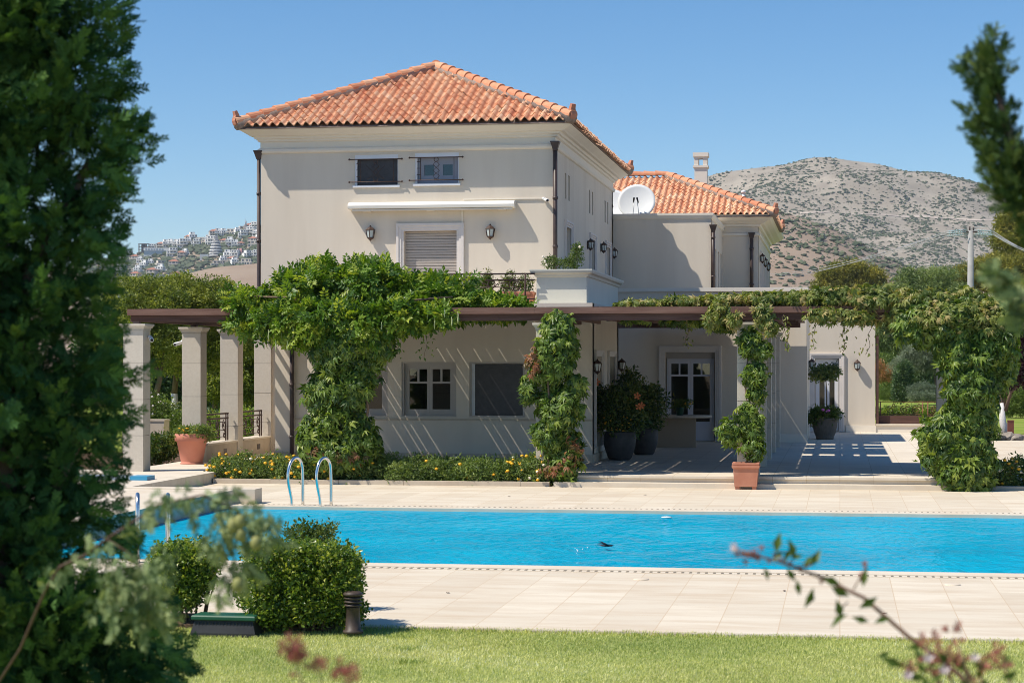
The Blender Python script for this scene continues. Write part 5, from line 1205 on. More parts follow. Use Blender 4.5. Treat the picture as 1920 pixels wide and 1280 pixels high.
# swallow low over the water
bc = atD(1138, 1022, 24.5); bd_ = thing('swallow', bc, 'dark swallow skimming low over the pool water', 'bird')
mb = MB()
prof = [(-.085, .002), (-.06, .012), (-.02, .018), (.02, .018), (.045, .013), (.062, .012), (.075, .004), (.085, .001)]
n_ = 8; vs = [(bc.x + a_, bc.y + r_ * math.cos(2 * math.pi * k / n_), bc.z + r_ * .85 * math.sin(2 * math.pi * k / n_)) for a_, r_ in prof for k in range(n_)]
mb.add(vs, [(i * n_ + k, i * n_ + (k + 1) % n_, (i + 1) * n_ + (k + 1) % n_, (i + 1) * n_ + k) for i in range(len(prof) - 1) for k in range(n_)], 0, True)
for s_ in (-1, 1):
    W_ = [(.045, .0, .006), (.03, s_ * .05, .02), (-.03, s_ * .12, .035), (-.075, s_ * .165, .03), (-.04, s_ * .10, .028), (-.03, s_ * .04, .015), (-.02, 0, .006)]
    mb.add([(bc.x - .1 * abs(q_[1]) * 4 + q_[0] * .6 - (.02 if s_ > 0 else 0), bc.y + q_[1], bc.z + q_[2]) for q_ in W_] + [(bc.x - .1 * abs(q_[1]) * 4 + q_[0] * .6 - (.02 if s_ > 0 else 0), bc.y + q_[1], bc.z + q_[2] + .004) for q_ in W_], [tuple(range(7)), tuple(range(7, 14))])
    mb.add([(bc.x - .075, bc.y, bc.z), (bc.x - .15, bc.y + s_ * .03, bc.z + .003), (bc.x - .09, bc.y + s_ * .012, bc.z + .003)], [(0, 1, 2)])
mb.build('body', M['bird'], bd_)
sp = atD(1087, 1028, 24.3); mb = MB()
for i in range(9): mb.ball((sp.x + rng.normal() * .05, sp.y + rng.normal() * .1, DZ - .033 + abs(rng.normal()) * .035), rng.uniform(.003, .008), 0, 6, 4)
tag(mb.build('water_splash', M['foam'], base=(sp.x, sp.y, DZ - .07)), 'tiny white water splash left of the swallow', 'splash')
fl = atD(1250, 966, 29.6); mb = MB(); mb.lathe([(.001, .0), (.05, .01), (.06, .02), (.045, .03), (.001, .035)], (fl.x, fl.y, DZ - .045), 16, 0, 1.4, 1); tag(mb.build('ripple_mark', M['plastic'], base=(fl.x, fl.y, DZ - .07)), 'small white disc standing in for a pale ripple near the far pool edge', 'ripple')  # white disc added in place of a faint ripple line on the water

# ================================================================== LAWN EDGE
def hedge(label, ells, n, base, group='clipped box shrubs beside the lawn'):
    t_ = thing('box_shrub', base, label, 'shrub', group)
    leaves('foliage', 'boxclump', 'box', ells, n, .088, t_, shell=.55, droop=-.35, out=.6, rnd=.75, gaps=.15)
    limbs('stem', [([(base[0] + dx * .4, base[1] + dy, DZ), (base[0] + dx * .5, base[1] + dy, DZ + .15), (base[0] + dx * .8, base[1] + dy * 1.5, DZ + .4)], .014, .006) for dx, dy in ((-.2, 0), (-.05, -.08), (.12, -.05), (.22, .05), (.3, -.02))], M['bark'], t_, 6)
    return t_
def elD(px, py, d, rx, rz, ry): return (atD(px, py, d), (rx, ry, rz))
def blocky(x0, x1, y0, y1, d, q):
    out = []
    for px_ in np.arange(x0, x1 + 1, 26):
        for py_ in np.arange(y0, y1 + 1, 30):
            for dd in (-.22, 0, .24):
                if py_ > y1 - 25 and q.random() < .35: continue
                out.append(elD(px_ + q.normal() * 5, py_ + q.normal() * 4, d + dd, .125 * q.uniform(.8, 1.15), .12 * q.uniform(.8, 1.15), .14))
    return out
hq = np.random.default_rng(77)
hedge('dense clipped box shrub standing beside the brown bollard light', blocky(492, 652, 1052, 1150, 17.1, hq) + [elD(470, 1110, 17.1, .12, .14, .15)], 9500, tuple(atD(580, 1168, 16.95)))
hedge('clipped box shrub behind the conifer branch, left of the green lidded box', blocky(322, 396, 1050, 1130, 17.5, hq), 4200, tuple(atD(360, 1160, 17.5)))
rs = thing('garden_bush', tuple(atD(580, 1150, 18.2)), 'loose small leaved bush rising behind the clipped box shrub in front of the pool', 'bush')
leaves('foliage', 'clump', 'rose', [elD(565, 1000, 18.2, .15, .12, .14), elD(605, 1000, 18.2, .13, .10, .14), elD(580, 1025, 18.2, .22, .1, .18)], 330, .075, rs, shell=.15, droop=-.2, gaps=.3)
limbs('stem', [([tuple(atD(580, 1150, 18.2)), tuple(atD(575, 1060, 18.2)), tuple(atD(565, 990, 18.2))], .014, .005), ([tuple(atD(580, 1150, 18.2)), tuple(atD(590, 1060, 18.2)), tuple(atD(610, 990, 18.2))], .014, .005)], M['bark'], rs)
wd_ = thing('young_weed', tuple(atD(262, 1060, 20.5)), 'thin green shoot beside the near pool ladder', 'plant')
leaves('foliage', 'simple', 'box', [elD(238, 1020, 20.5, .12, .14, .1)], 110, .07, wd_, shell=.1, droop=-.8)
# bollard light
bp_ = atD(662, 1179, 16.72); bl = thing('bollard_light', (bp_.x, bp_.y, DZ), 'brown metal bollard light with slatted head at the corner of the box shrub', 'lamp')
mb = MB(); mb.lathe([(.085, 0), (.085, .02), (.065, .03), (.055, .21), (.06, .215)], (bp_.x, bp_.y, DZ), 20); mb.build('post', M['bollard'], bl)
mb = MB()
for i in range(3): mb.lathe([(.05, .222 + i * .03), (.072, .225 + i * .03), (.078, .232 + i * .03), (.06, .242 + i * .03)], (bp_.x, bp_.y, DZ), 20)
mb.lathe([(.045, .21), (.045, .33)], (bp_.x, bp_.y, DZ), 12); mb.lathe([(.08, .312), (.084, .33), (.06, .345), (.001, .35)], (bp_.x, bp_.y, DZ), 20); mb.build('slatted_head', M['bollard'], bl)
# valve box
vb = atD(422, 1183, 16.75); vx = thing('valve_box', (vb.x, vb.y, DZ), 'black ribbed irrigation box with a green lid sunk at the lawn edge', 'box')
mb = MB(); c = (vb.x - .26, vb.x + .26, vb.y - .05, vb.y + .17); mb.loop(c, [(.02, DZ - .05), (.02, DZ), (-.01, DZ + .105), (-.1, DZ + .106)])
for i in range(17): x_ = c[0] + .015 + i * .03; mb.box(x_, x_ + .007, c[2] - .004, c[2] + .006, DZ + .06, DZ + .09)
mb.build('box_body', M['boxbody'], vx)
mb = MB(); mb.loop(c, [(-.1, DZ + .107), (.012, DZ + .107), (.016, DZ + .113), (.016, DZ + .135), (.008, DZ + .145), (-.10, DZ + .147)]); mb.build('lid', M['lid'], vx)
# turf blades on the visible strip of lawn
n = 230000
gx = rng.uniform(-6.6, 3.2, n); gy = 16.78 + .03 * np.sin(gx * 7) * np.sin(gx * 2.3) + .02 * rng.normal(size=n) - (16.78 - 12.4) * rng.random(n) ** 1.15
gz = np.interp(gy, [2, 16.74], [DZ - .06, DZ - .03])
wav = .5 + .25 * np.sin(gx * 1.7 + 1.3 * np.sin(gy * 2.1)) + .2 * np.sin(gy * 3.1 + gx * .8) + np.clip((gy - 16.0) * -.10, -.2, .4)
P = np.stack([gx, gy, gz], 1); D = rng.normal(size=(n, 3)) * .38 + np.array([.05, .0, 1]); Nn = rng.normal(size=(n, 3)) * np.array([1, 1, .2])
TP['blade'] = (np.array([(-.09, 0, 0), (.09, 0, 0), (.0, 1, .12), (-.07, .55, .03), (.07, .55, .03)], float), np.array([(0, 1, 4), (0, 4, 3), (3, 4, 2)]))
S = rng.uniform(.014, .032, n) * (1 + .6 * (gy > 16.66))
tint = np.clip(wav * .55 + rng.normal(size=n) * .16 + .05, 0, 1)
tag(foliage('grass', 'blade', 'grass', P, D, Nn, S, None, (0, 0, 0), tint), kind='stuff')
# a few dry leaves and a stone chip blown on to the paving
for px_, py_, lb in ((1470, 1108, 'small dark dry leaf on the near paving, below the flowering twig'), (955, 931, 'brown dry leaf on the far paving behind the pool'), (1660, 1150, 'curled dry leaf on the near paving at right'), (840, 1112, 'tiny dry leaf on the near paving below the swallow'), (1210, 928, 'dry leaf on the far paving near the terrace step')):
    p_ = atD(px_, py_, (ZE - DZ) * F / (py_ - HZ)); mb = MB(); r_ = .028; a_ = rng.uniform(0, 6)
    mb.add([(p_.x + r_ * math.cos(a_ + t_) * k_, p_.y + r_ * math.sin(a_ + t_) * k_, DZ + z_) for t_, k_, z_ in ((0, 1.3, .006), (1.2, .6, .014), (3.14, 1.2, .008), (5, .6, .012), (0, .1, .004))], [(0, 1, 4), (1, 2, 4), (2, 3, 4), (3, 0, 4)])
    tag(mb.build('dry_leaf', M['darktwig'], base=(p_.x, p_.y, DZ)), lb, 'leaf', 'dry leaves on the paving')
# tufts of darker grass
for px_, py_, lb in ((750, 1196, 'darker grass tuft nearest the paving'), (757, 1220, 'middle dark grass tuft on the lawn'), (765, 1245, 'lowest dark grass tuft on the lawn')):
    d_ = (ZE - DZ + .04) * F / (py_ - HZ); p_ = atD(px_, py_, d_); k = 170
    Pq = np.array(p_)[None] + rng.normal(size=(k, 3)) * np.array([.07, .05, 0]); tag(foliage('grass_tuft', 'blade', 'grass', Pq, rng.normal(size=(k, 3)) * .5 + np.array([0, 0, 1]), rng.normal(size=(k, 3)), rng.uniform(.03, .06, k), None, tuple(p_), rng.random(k) * .15), lb, 'grass tuft', 'dark grass tufts on the lawn')

# ================================================================== GARDENS AND DISTANCE
GZ = -0.29
def tree(name, label, base, ells, n, size, lm, tp='clump', trunk='bark', paths=None, group=None, shell=.45, gaps=.35, r0=.12, droop=.2, cat='tree', crown='crown', rnd=.7):
    t_ = thing(name, base, label, cat, group)
    leaves(crown, tp, lm, ells, n, size, t_, shell=shell, droop=droop, gaps=gaps, rnd=rnd)
    if paths is None:
        top = Vector(ells[0][0]); b_ = Vector(base); paths = [([b_, b_.lerp(top, .5) + Vector((.05, 0, 0)), top], r0, r0 * .35)]
        for e_ in ells[1:6]: paths.append(([b_.lerp(top, .55), b_.lerp(top, .7).lerp(Vector(e_[0]), .4), Vector(e_[0])], r0 * .45, r0 * .15))
    limbs('trunk', paths, M[trunk], t_)
    return t_
def onG(px, Y, z=GZ): p = atY(px, HZ, Y); return Vector((p.x, Y, z))
# left garden, seen between the columns
b = onG(285, 57)
tree('garden_tree', 'light green garden tree with a leaning lime washed trunk seen right of the near column', b, [el(275, 600, 57, 1.1, .9, 1.2), el(250, 560, 57, .9, .6, 1), el(310, 640, 57, .9, .7, 1), el(240, 650, 57, .8, .7, 1), el(300, 570, 57, .8, .6, 1)], 6500, .165, 'garden',
     paths=[([b + Vector((0, 0, .9)), b + Vector((.25, 0, 1.9)), tuple(el(275, 640, 57, 0, 0, 0)[0])], .11, .05), ([b + Vector((.2, 0, 1.7)), tuple(el(310, 650, 57, 0, 0, 0)[0])], .06, .03)])
mb = MB(); mb.tube([b, b + Vector((.03, 0, .9))], [.14, .112], 9); mb.build('whitewashed_base', M['whitewash'], [o for o in bpy.data.objects if o.get('label', '').startswith('light green garden tree')][0])
b = onG(327, 60)
tt = tree('garden_tree', 'taller green garden tree with a straight lime washed trunk left of the second column', b, [el(345, 580, 60, 1.2, .8, 1.3), el(380, 600, 60, 1.2, .9, 1.3), el(340, 540, 60, .7, .4, .9), el(330, 660, 60, 1.1, .7, 1), el(400, 560, 60, .9, .6, 1), el(425, 640, 60, .9, .9, 1), el(290, 545, 60, .8, .4, .9)], 8500, .17, 'garden',
     paths=[([b + Vector((0, 0, 1.4)), tuple(el(335, 660, 60, 0, 0, 0)[0]), tuple(el(345, 590, 60, 0, 0, 0)[0])], .10, .05), ([b + Vector((.25, .2, 0)), b + Vector((.3, .2, 2)), tuple(el(345, 640, 60, 0, 0, 0)[0])], .07, .04)])
mb = MB(); mb.tube([b, b + Vector((0, 0, 1.4))], [.13, .10], 9); mb.build('whitewashed_base', M['whitewash'], tt)
tree('garden_tree', 'dense green garden tree filling the gap between the second and third columns', onG(400, 66), [el(405, 650, 66, 1.2, 1.3, 1.3), el(450, 640, 66, 1.2, 1.2, 1.3), el(400, 580, 66, .9, .7, 1.1), el(430, 720, 66, 1.3, .7, 1.3), el(470, 700, 66, .9, 1.0, 1.2)], 7500, .19, 'garden', gaps=.2)
tree('garden_tree', 'dark evergreen tree farther back between the near column and the garden trunks', onG(310, 74), [el(300, 690, 74, 1.8, 1.1, 1.4), el(350, 720, 74, 1.6, 1.0, 1.4), el(250, 700, 74, 1.6, 1.2, 1.4), el(390, 740, 74, 1.2, .8, 1.2), el(215, 640, 74, 1.4, 1.3, 1.2)], 2800, .36, 'cypress', gaps=.1)
tree('garden_tree', 'dark evergreen tree farther back behind the third and fourth columns', onG(470, 76), [el(450, 700, 76, 1.8, 1.4, 1.4), el(500, 700, 76, 1.5, 1.4, 1.4), el(430, 640, 76, 1.2, 1.0, 1.2), el(500, 640, 76, 1.3, 1.2, 1.2)], 2400, .36, 'cypress', gaps=.1)
def bush(name, label, ells, n, size, lm, tp='clump', group=None, cat='shrub', fl=None):
    c_ = ells[0][0]; t_ = thing(name, (c_[0], c_[1], c_[2] - ells[0][1][2]), label, cat, group)
    leaves('foliage', tp, lm, ells, n, size, t_, shell=.6, droop=-.2, rnd=.7, gaps=.1)
    if fl:
        P, nr = blob(ells, fl[1], .95); mb = MB()
        for p_ in P[nr[:, 1] < .3]: mb.ball(p_, fl[2], 0, 6, 4)
        mb.build('blossoms', M[fl[0]], t_)
    return t_
bush('flowering_shrub', 'white flowering shrub behind the near column on the left', [el(285, 770, 50, .5, .45, .5), el(262, 745, 50, .35, .4, .4), el(310, 790, 50, .5, .3, .4)], 700, .16, 'shrub', fl=('palepink', 40, .03))
bush('variegated_shrub', 'yellow green leafy shrub left of the terracotta pot', [el(300, 838, 40.3, .35, .24, .35), el(280, 845, 40.3, .3, .28, .35), el(322, 830, 40.3, .2, .2, .3)], 700, .14, 'geranium')
bush('clipped_hedge', 'dark clipped hedge behind the second column and the terracotta pot', [el(340, 790, 52, .9, .45, .6), el(395, 795, 52, .8, .4, .6)], 1100, .15, 'hibiscus')
bush('clipped_hedge', 'bright green low hedge behind the iron railings on the left', [el(410, 800, 50, .7, .38, .5), el(460, 800, 50, .8, .38, .5), el(500, 790, 50, .6, .4, .5)], 1300, .14, 'box')
sw = thing('stone_block_wall', onG(297, 47.5), 'short tan block wall behind the yellow green shrub', 'wall')
p_ = onG(297, 47.5); mb = MB(); mb.box(p_.x - .9, p_.x + .18, 47.4, 47.8, GZ, .62); mb.build('masonry', M['stone'], sw); mb = MB(); mb.box(p_.x - .92, p_.x + .2, 47.38, 47.82, .621, .66); mb.build('coping', M['stone'], sw)
# right garden behind the dark edged opening
b = onG(1890, 62); pl = thing('plum_tree', b, 'dark purple leaved tree with a lime washed forked trunk at the right edge', 'tree')
leaves('crown', 'clump', 'plum', [el(1905, 660, 62, .55, .8, .6), el(1925, 600, 62, .7, .7, .7), el(1895, 700, 62, .3, .5, .4), el(1940, 690, 62, .5, .5, .5)], 1100, .20, pl, shell=.3, gaps=.2)
limbs('trunk', [([el(1880, 800, 62, 0, 0, 0)[0], el(1876, 745, 62, 0, 0, 0)[0], el(1862, 715, 62, 0, 0, 0)[0]], .08, .04), ([el(1884, 770, 62, 0, 0, 0)[0], el(1895, 735, 62, 0, 0, 0)[0], el(1925, 705, 62, 0, 0, 0)[0]], .07, .03), ([el(1880, 760, 62, 0, 0, 0)[0], el(1890, 710, 62, 0, 0, 0)[0], el(1900, 660, 62, 0, 0, 0)[0]], .06, .03)], M['vinestem'], pl)
mb = MB(); mb.tube([b, el(1880, 790, 62, 0, 0, 0)[0], el(1878, 755, 62, 0, 0, 0)[0]], [.17, .10, .075], 10); mb.build('whitewashed_base', M['whitewash'], pl)
for i, (px_, r_, lb) in enumerate(((1888, .30, 'large grey garden rock at the foot of the purple leaved tree'), (1906, .22, 'smaller grey rock right of the brown garden post'), (1874, .18, 'smallest grey rock left of the lime washed trunk'))):
    p_ = onG(px_, 60.6 - i * .1); q = np.random.default_rng(i + 3); mb = MB(); mb.ball((p_.x, p_.y, GZ + .14), (r_, r_ * .8, r_ * .55), 0, 10, 6)
    mb.v = [(v[0] + q.normal() * .02, v[1] + q.normal() * .02, v[2] + q.normal() * .02) for v in mb.v]; mb.sm = [False] * len(mb.sm)
    tag(mb.build('garden_rock', M['rock'], base=(p_.x, p_.y, GZ)), lb, 'rock')
p_ = onG(1895, 61.2); po = thing('garden_post', p_, 'short rusty brown post beside the garden rocks', 'post'); mb = MB(); mb.box(p_.x - .09, p_.x + .09, 61.15, 61.3, GZ, .33); mb.build('post_shaft', M['rust'], po); mb = MB(); mb.box(p_.x - .1, p_.x + .1, 61.14, 61.31, .331, .36); mb.build('post_cap', M['rust'], po)
bush('small_plant', 'small pale flowering plant left of the garden rocks', [el(1858, 812, 60, .25, .2, .25)], 160, .13, 'shrub', fl=('cream', 14, .03))
bush('clipped_hedge', 'low dark clipped hedge in front of the garden lawn, behind the rusty railing', [el(px_, 772, 78, .5, .16, .3) for px_ in range(1630, 1800, 22)], 1500, .14, 'box')
b = onG(1760, 114); tree('olive_tree', 'silvery olive tree with a leaning trunk in the garden behind the dark edged opening', b, [el(1715, 680, 114, 1.15, .75, 1.1), el(1690, 690, 114, .7, .65, .8), el(1745, 670, 114, .9, .7, 1), el(1765, 690, 114, .5, .6, .8), el(1720, 660, 114, .9, .5, .8)], 3000, .20, 'olive', tp='needle', paths=[([b, el(1757, 725, 114, 0, 0, 0)[0], el(1752, 690, 114, 0, 0, 0)[0]], .16, .08), ([el(1757, 728, 114, 0, 0, 0)[0], el(1766, 700, 114, 0, 0, 0)[0]], .12, .08)], gaps=.1)
bush('columnar_cypress', 'dark green columnar cypress standing left of the olive tree', [el(1692, 715, 110, .42, .9, .42), el(1690, 735, 110, .48, .5, .48), el(1696, 695, 110, .36, .5, .36)], 1300, .20, 'cypress', cat='tree')
bush('columnar_cypress', 'taller dark cypress behind the olive tree', [el(1738, 640, 132, .75, 1.7, .7), el(1740, 690, 132, .8, 1.2, .7)], 1500, .28, 'cypress', cat='tree')
bush('round_shrub', 'silver grey rounded shrub under the olive tree', [el(1728, 732, 108, .72, .45, .6), el(1745, 736, 108, .5, .38, .5)], 800, .17, 'silver', tp='needle')
bush('round_shrub', 'blue green flat topped shrub in front of the silver grey one', [el(1730, 744, 104, .65, .26, .5), el(1745, 745, 104, .4, .24, .4), el(1715, 744, 104, .35, .2, .4)], 800, .13, 'olive', tp='needle')
bush('round_shrub', 'light green rounded shrub left of the columnar cypress', [el(1662, 738, 112, .6, .32, .5), el(1678, 740, 112, .45, .28, .4)], 600, .15, 'shrub', tp='needle')
bush('flowering_shrub', 'orange pink flowering shrub at the back of the garden', [el(1660, 700, 124, .65, .45, .5), el(1648, 690, 124, .4, .4, .4)], 700, .18, 'orangeshrub')
bush('tall_shrub', 'yellow green tall shrub behind the orange flowering one', [el(1655, 685, 130, .9, .7, .7), el(1640, 715, 130, .7, .8, .6), el(1668, 720, 126, .5, .6, .5)], 800, .24, 'shrub')
bush('round_shrub', 'bright green bushy shrub at the right edge beyond the rocks', [el(1905, 755, 88, .55, .55, .6), el(1925, 750, 88, .6, .7, .6), el(1890, 765, 88, .35, .35, .4)], 900, .18, 'shrub', tp='needle')
tree('pepper_tree', 'pale grey green drooping tree behind the olive and the cypresses', onG(1690, 150), [el(1680, 600, 150, 2.2, 2.6, 2), el(1730, 570, 150, 2.4, 2.2, 2), el(1760, 540, 150, 2.0, 1.6, 2), el(1650, 640, 150, 1.4, 2.2, 1.6), el(1790, 580, 150, 1.8, 2.0, 1.6), el(1715, 530, 150, 1.6, 1.0, 1.4)], 4500, .50, 'pepper', tp='needle', droop=.9, r0=.22)
PN = tree('pine_tree', 'yellow green umbrella pine alone at the foot of the brown spur', onG(1595, 270), [el(1595, 505, 270, 3.0, 1.1, 2.4), el(1560, 515, 270, 2.0, 1.0, 2), el(1630, 520, 270, 2.2, 1.1, 2), el(1590, 530, 270, 3.2, 1.2, 2.2), el(1650, 545, 270, 2, 1.2, 2), el(1545, 535, 270, 1.6, .9, 1.6)], 3000, .75, 'pine', tp='needle', r0=.3)
for px_, Y_, s_, lb in ((1895, 215, 1.0, 'big olive green pine right of the utility pole'), (1850, 235, .9, 'dull green pine just behind the utility pole'), (1760, 300, 1.0, 'distant dark pine left of the utility pole'), (1960, 190, 1.1, 'olive green pine cut off by the right edge above the vine'), (1480, 420, .7, 'low scrubby pine beside the rear tiled block')):
    o = copy_tree(PN); o.location = onG(px_, Y_); o.rotation_euler = (0, 0, rng.uniform(0, 6)); o.scale = (s_, s_, s_ * 1.0); o['label'] = lb; o['group'] = 'pines below the mountain'
    if px_ == 1895: o.scale = (1.1, 1.1, .88)
PN['group'] = 'pines below the mountain'
B0 = bush('background_bush', 'rounded dull green bush behind the garden, left of the pepper tree', [el(1630, 700, 170, 2.6, 2.0, 2.2), el(1680, 690, 170, 2.2, 2.2, 2), el(1590, 720, 170, 1.6, 1.4, 1.6)], 1500, .5, 'cypress', group='bushes closing off the garden')
for px_, lb in ((1760, 'rounded dull green bush behind the olive tree'), (1840, 'dull green bush behind the massive creeper'), (1930, 'dull green bush behind the plum tree at the right edge'), (250, 'dull green bush far behind the near left column'), (340, 'dull green bush far behind the lime washed trunks'), (440, 'dull green bush far behind the third column'), (520, 'dull green bush far behind the villa left corner')):
    o = copy_tree(B0); Y_ = 165 if px_ > 1000 else 120; p_ = onG(px_, Y_); o.location = (p_.x, p_.y, GZ + .2); o.rotation_euler = (0, 0, rng.uniform(0, 6)); o['label'] = lb
# utility pole with wires
pb = onG(1820, 110); up = thing('utility_pole', pb, 'grey concrete utility pole with insulators in front of the mountain', 'utility pole')
zt = atY(1820, 432, 110).z
mb = MB(); mb.tube([pb, (pb.x, 110, zt)], [.24, .145], 14); mb.build('pole_shaft', M['concrete'], up)
mb = MB(); mb.box(pb.x - .45, pb.x + .35, 109.9, 110.1, zt - .12, zt - .04); mb.tube([(pb.x - .05, 110, zt), (pb.x - .05, 110, zt + .22)], .04, 6); mb.tube([(pb.x + .15, 110, zt), (pb.x + .15, 110, zt + .18)], .035, 6); mb.build('crossarm', M['pipe'], up)
ends = []
for k_, (sx, dz) in enumerate(((-1, -.10), (-1, -.22), (1, -.10), (1, -.22), (-1, .02), (1, .02))):
    mb = MB(); x0_ = pb.x + sx * (.35 if sx < 0 else .3); yy = 110 + (k_ % 3 - 1) * .25
    for i in range(6): mb.ball((x0_ + sx * (.12 + i * .13), yy, zt + dz - .01 * i), (.04, .05, .05), 0, 8, 4)
    mb.tube([(x0_ - sx * .1, yy, zt + dz), (x0_ + sx * .9, yy, zt + dz - .06)], .018, 5); mb.build('insulator', M['insul'], up); ends.append((x0_ + sx * .9, yy, zt + dz - .06, sx))
for i, (x_, y_, z_, sx) in enumerate(ends):
    tgt = atY(1380, 505 + i * 3, 360) if sx < 0 else atY(2080, 478 + i * 4, 85)
    a_ = Vector((x_, y_, z_)); mb = MB(); mb.tube([a_.lerp(tgt, q_) - Vector((0, 0, (1.4 if sx < 0 else .5) * 4 * q_ * (1 - q_))) for q_ in np.linspace(0, 1, 24)], .017, 5)
    tag(mb.build('power_line', M['wire'], base=(x_, y_, z_)), 'thin power line sagging from the utility pole towards %s' % ('the villa and the brown spur' if sx < 0 else 'the right edge'), 'wire', 'power lines %s the pole' % ('left of' if sx < 0 else 'right of'))
mb = MB(); mb.tube([(pb.x - .8, 110, zt - .1), (pb.x - .9, 110, zt - .7), (pb.x - .2, 110, zt - 1.1)], .02, 5); mb.tube([(pb.x + .2, 110, zt + .15), (pb.x + .9, 110, zt + .2), (pb.x + 1.2, 110, zt - .15)], .02, 5); mb.build('jumper_wire', M['wire'], up)

# houses on the town hill
def house_mesh(kind):
    mb = MB()
    def block(x0, x1, y0, y1, z0, z1, st=3.1, bal=True):
        mb.box(x0, x1, y0, y1, z0, z1, 0); n_ = max(1, int(round((z1 - max(z0, 0)) / st)))
        for s_ in range(n_):
            zz = max(z0, 0) + s_ * (z1 - max(z0, 0)) / n_; x = x0 + .8
            while x < x1 - 1.6:
                wv = random.choice((1.2, 1.8, 2.4)); mb.box(x, min(x + wv, x1 - .4), y0 - .06, y0, zz + .7, zz + 2.3, 1); x += wv + random.uniform(.9, 1.8)
            if bal and s_ > 0: mb.box(x0 + .3, x1 - .3, y0 - 1.3, y0 - .07, zz - .15, zz + .75, 0)
            y = y0 + 1.2
            while y < y1 - 1.5: mb.box(x1, x1 + .06, y, y + 1.3, zz + .8, zz + 2.2, 1); y += 3.2
    if kind == 0: block(-5, 3, -4, 4, -6, 6.2); block(3.02, 6.5, -2, 4, -6, 3.4); block(-3.5, 1.5, -1, 4, 6.2, 8.9, bal=False)
    elif kind == 1:
        block(-4.5, 4.5, -4, 4, -6, 5.8); c_ = [(-5, -4.6, 5.8), (5, -4.6, 5.8), (5, 4.6, 5.8), (-5, 4.6, 5.8), (-1.2, 0, 7.9), (1.2, 0, 7.9)]
        mb.add(c_, [(0, 1, 5, 4), (1, 2, 5), (2, 3, 4, 5), (3, 0, 4)], 2); mb.box(1.5, 2.3, .5, 1.3, 6.5, 9, 0)
    elif kind == 2: block(-4, 4, -4, 4, -6, 9.4); block(-6.5, -4.02, -3, 4, -6, 6.3)
    elif kind == 3: block(-7, 7, -3.5, 3.5, -6, 3.2); block(-4.5, 5.5, -1, 4.5, 3.2, 6.4, bal=False)
    elif kind == 4:
        for s_ in range(6):
            r_ = 8.2 - s_ * .75; mb.lathe([(r_, s_ * 3), (r_, s_ * 3 + 1.1), (r_ - .9, s_ * 3 + 1.15), (r_ - .9, s_ * 3 + 3)], (0, 0, 0), 20, 0); mb.lathe([(r_ - .86, s_ * 3 + 1.2), (r_ - .86, s_ * 3 + 2.7)], (0, 0, 0), 20, 1)
        mb.box(-17, -8, -3, -1.5, -8, 2, 0)
    elif kind == 5:
        mb.box(-17, 17, -5, 6, -8, 1.2, 0); mb.box(-16.5, 16.5, -5.2, 5.8, 1.21, 5.2, 1); mb.box(-17, 17, -5.4, 6, 5.21, 8.4, 0)
        for x in range(-15, 6, 3): mb.box(x, x + 2, -5.47, -5.4, 6, 7.4, 1)
    elif kind == 6:
        for s_ in range(4):
            mb.box(-6, 6, -4, 4, s_ * 3.2, s_ * 3.2 + .35, 0)
            for x in (-5.8, -2, 2, 5.4):
                for y in (-3.8, 3.4): mb.box(x, x + .45, y, y + .45, s_ * 3.2 + .36, s_ * 3.2 + 3.19, 0)
        mb.box(-6, 6, -4, 4, 12.8, 13.1, 0); mb.box(-3, 3, 0, 3.9, -6, 12.7, 1)
    return mb
KM = {0: ('housewhite', 'houseglass', 'houseroof'), 1: ('housecream', 'houseglass', 'houseroof'), 2: ('housewhite', 'houseglass', 'houseroof'), 3: ('housecream', 'houseglass', 'houseroof'), 4: ('housewhite', 'houseglass', 'houseroof'), 5: ('housewhite', 'houseband', 'houseroof'), 6: ('housegrey', 'houseglass', 'houseroof'), 7: ('housepink', 'houseglass', 'houseroof')}
KL = {0: 'white stepped flat roofed house on the distant hillside left of the villa', 1: 'cream house with a red tiled hip roof on the distant hillside', 2: 'tall white balconied block on the distant hillside', 3: 'long cream terraced house on the distant hillside',
      4: 'round white stepped apartment building like a wedding cake on the distant hillside', 5: 'long white building with a blue glass band on the distant hillside', 6: 'unfinished concrete frame building at the left of the distant hillside', 7: 'small pink house among the white ones on the distant hillside'}
HS = [(590, 425, 0), (780, 385, 1), (700, 440, 3), (790, 440, 0), (870, 460, 2), (960, 440, 3), (1040, 450, 2), (1050, 340, 1), (1170, 320, 0), (1240, 310, 3), (1320, 330, 0), (1380, 270, 3), (1380, 370, 2), (1510, 285, 2), (1520, 350, 0), (1165, 450, 1), (1240, 450, 0), (1300, 480, 0), (1480, 430, 1), (1505, 465, 3), (610, 570, 2), (700, 580, 1), (1075, 570, 4), (1215, 600, 0), (1290, 590, 2), (1345, 575, 7), (1430, 600, 2), (1400, 660, 3), (1525, 590, 2), (290, 560, 6), (460, 560, 5), (190, 625, 1), (255, 645, 0), (370, 670, 0), (480, 675, 3), (620, 690, 1), (60, 700, 3), (50, 755, 2), (160, 765, 3), (230, 755, 0), (380, 785, 1), (480, 745, 0), (110, 880, 2), (560, 860, 0), (640, 830, 1), (410, 840, 3), (745, 565, 0), (1090, 680, 3), (1290, 665, 0), (650, 465, 0), (480, 490, 1), (385, 495, 2), (830, 400, 0), (900, 420, 3), (1110, 345, 0), (1440, 290, 1), (1460, 345, 2), (1000, 420, 0), (1340, 470, 1), (720, 480, 2), (540, 470, 0), (1550, 420, 0), (1250, 640, 1), (1160, 640, 0), (30, 640, 0), (120, 600, 2), (300, 700, 0), (200, 820, 1)]
seen = {}
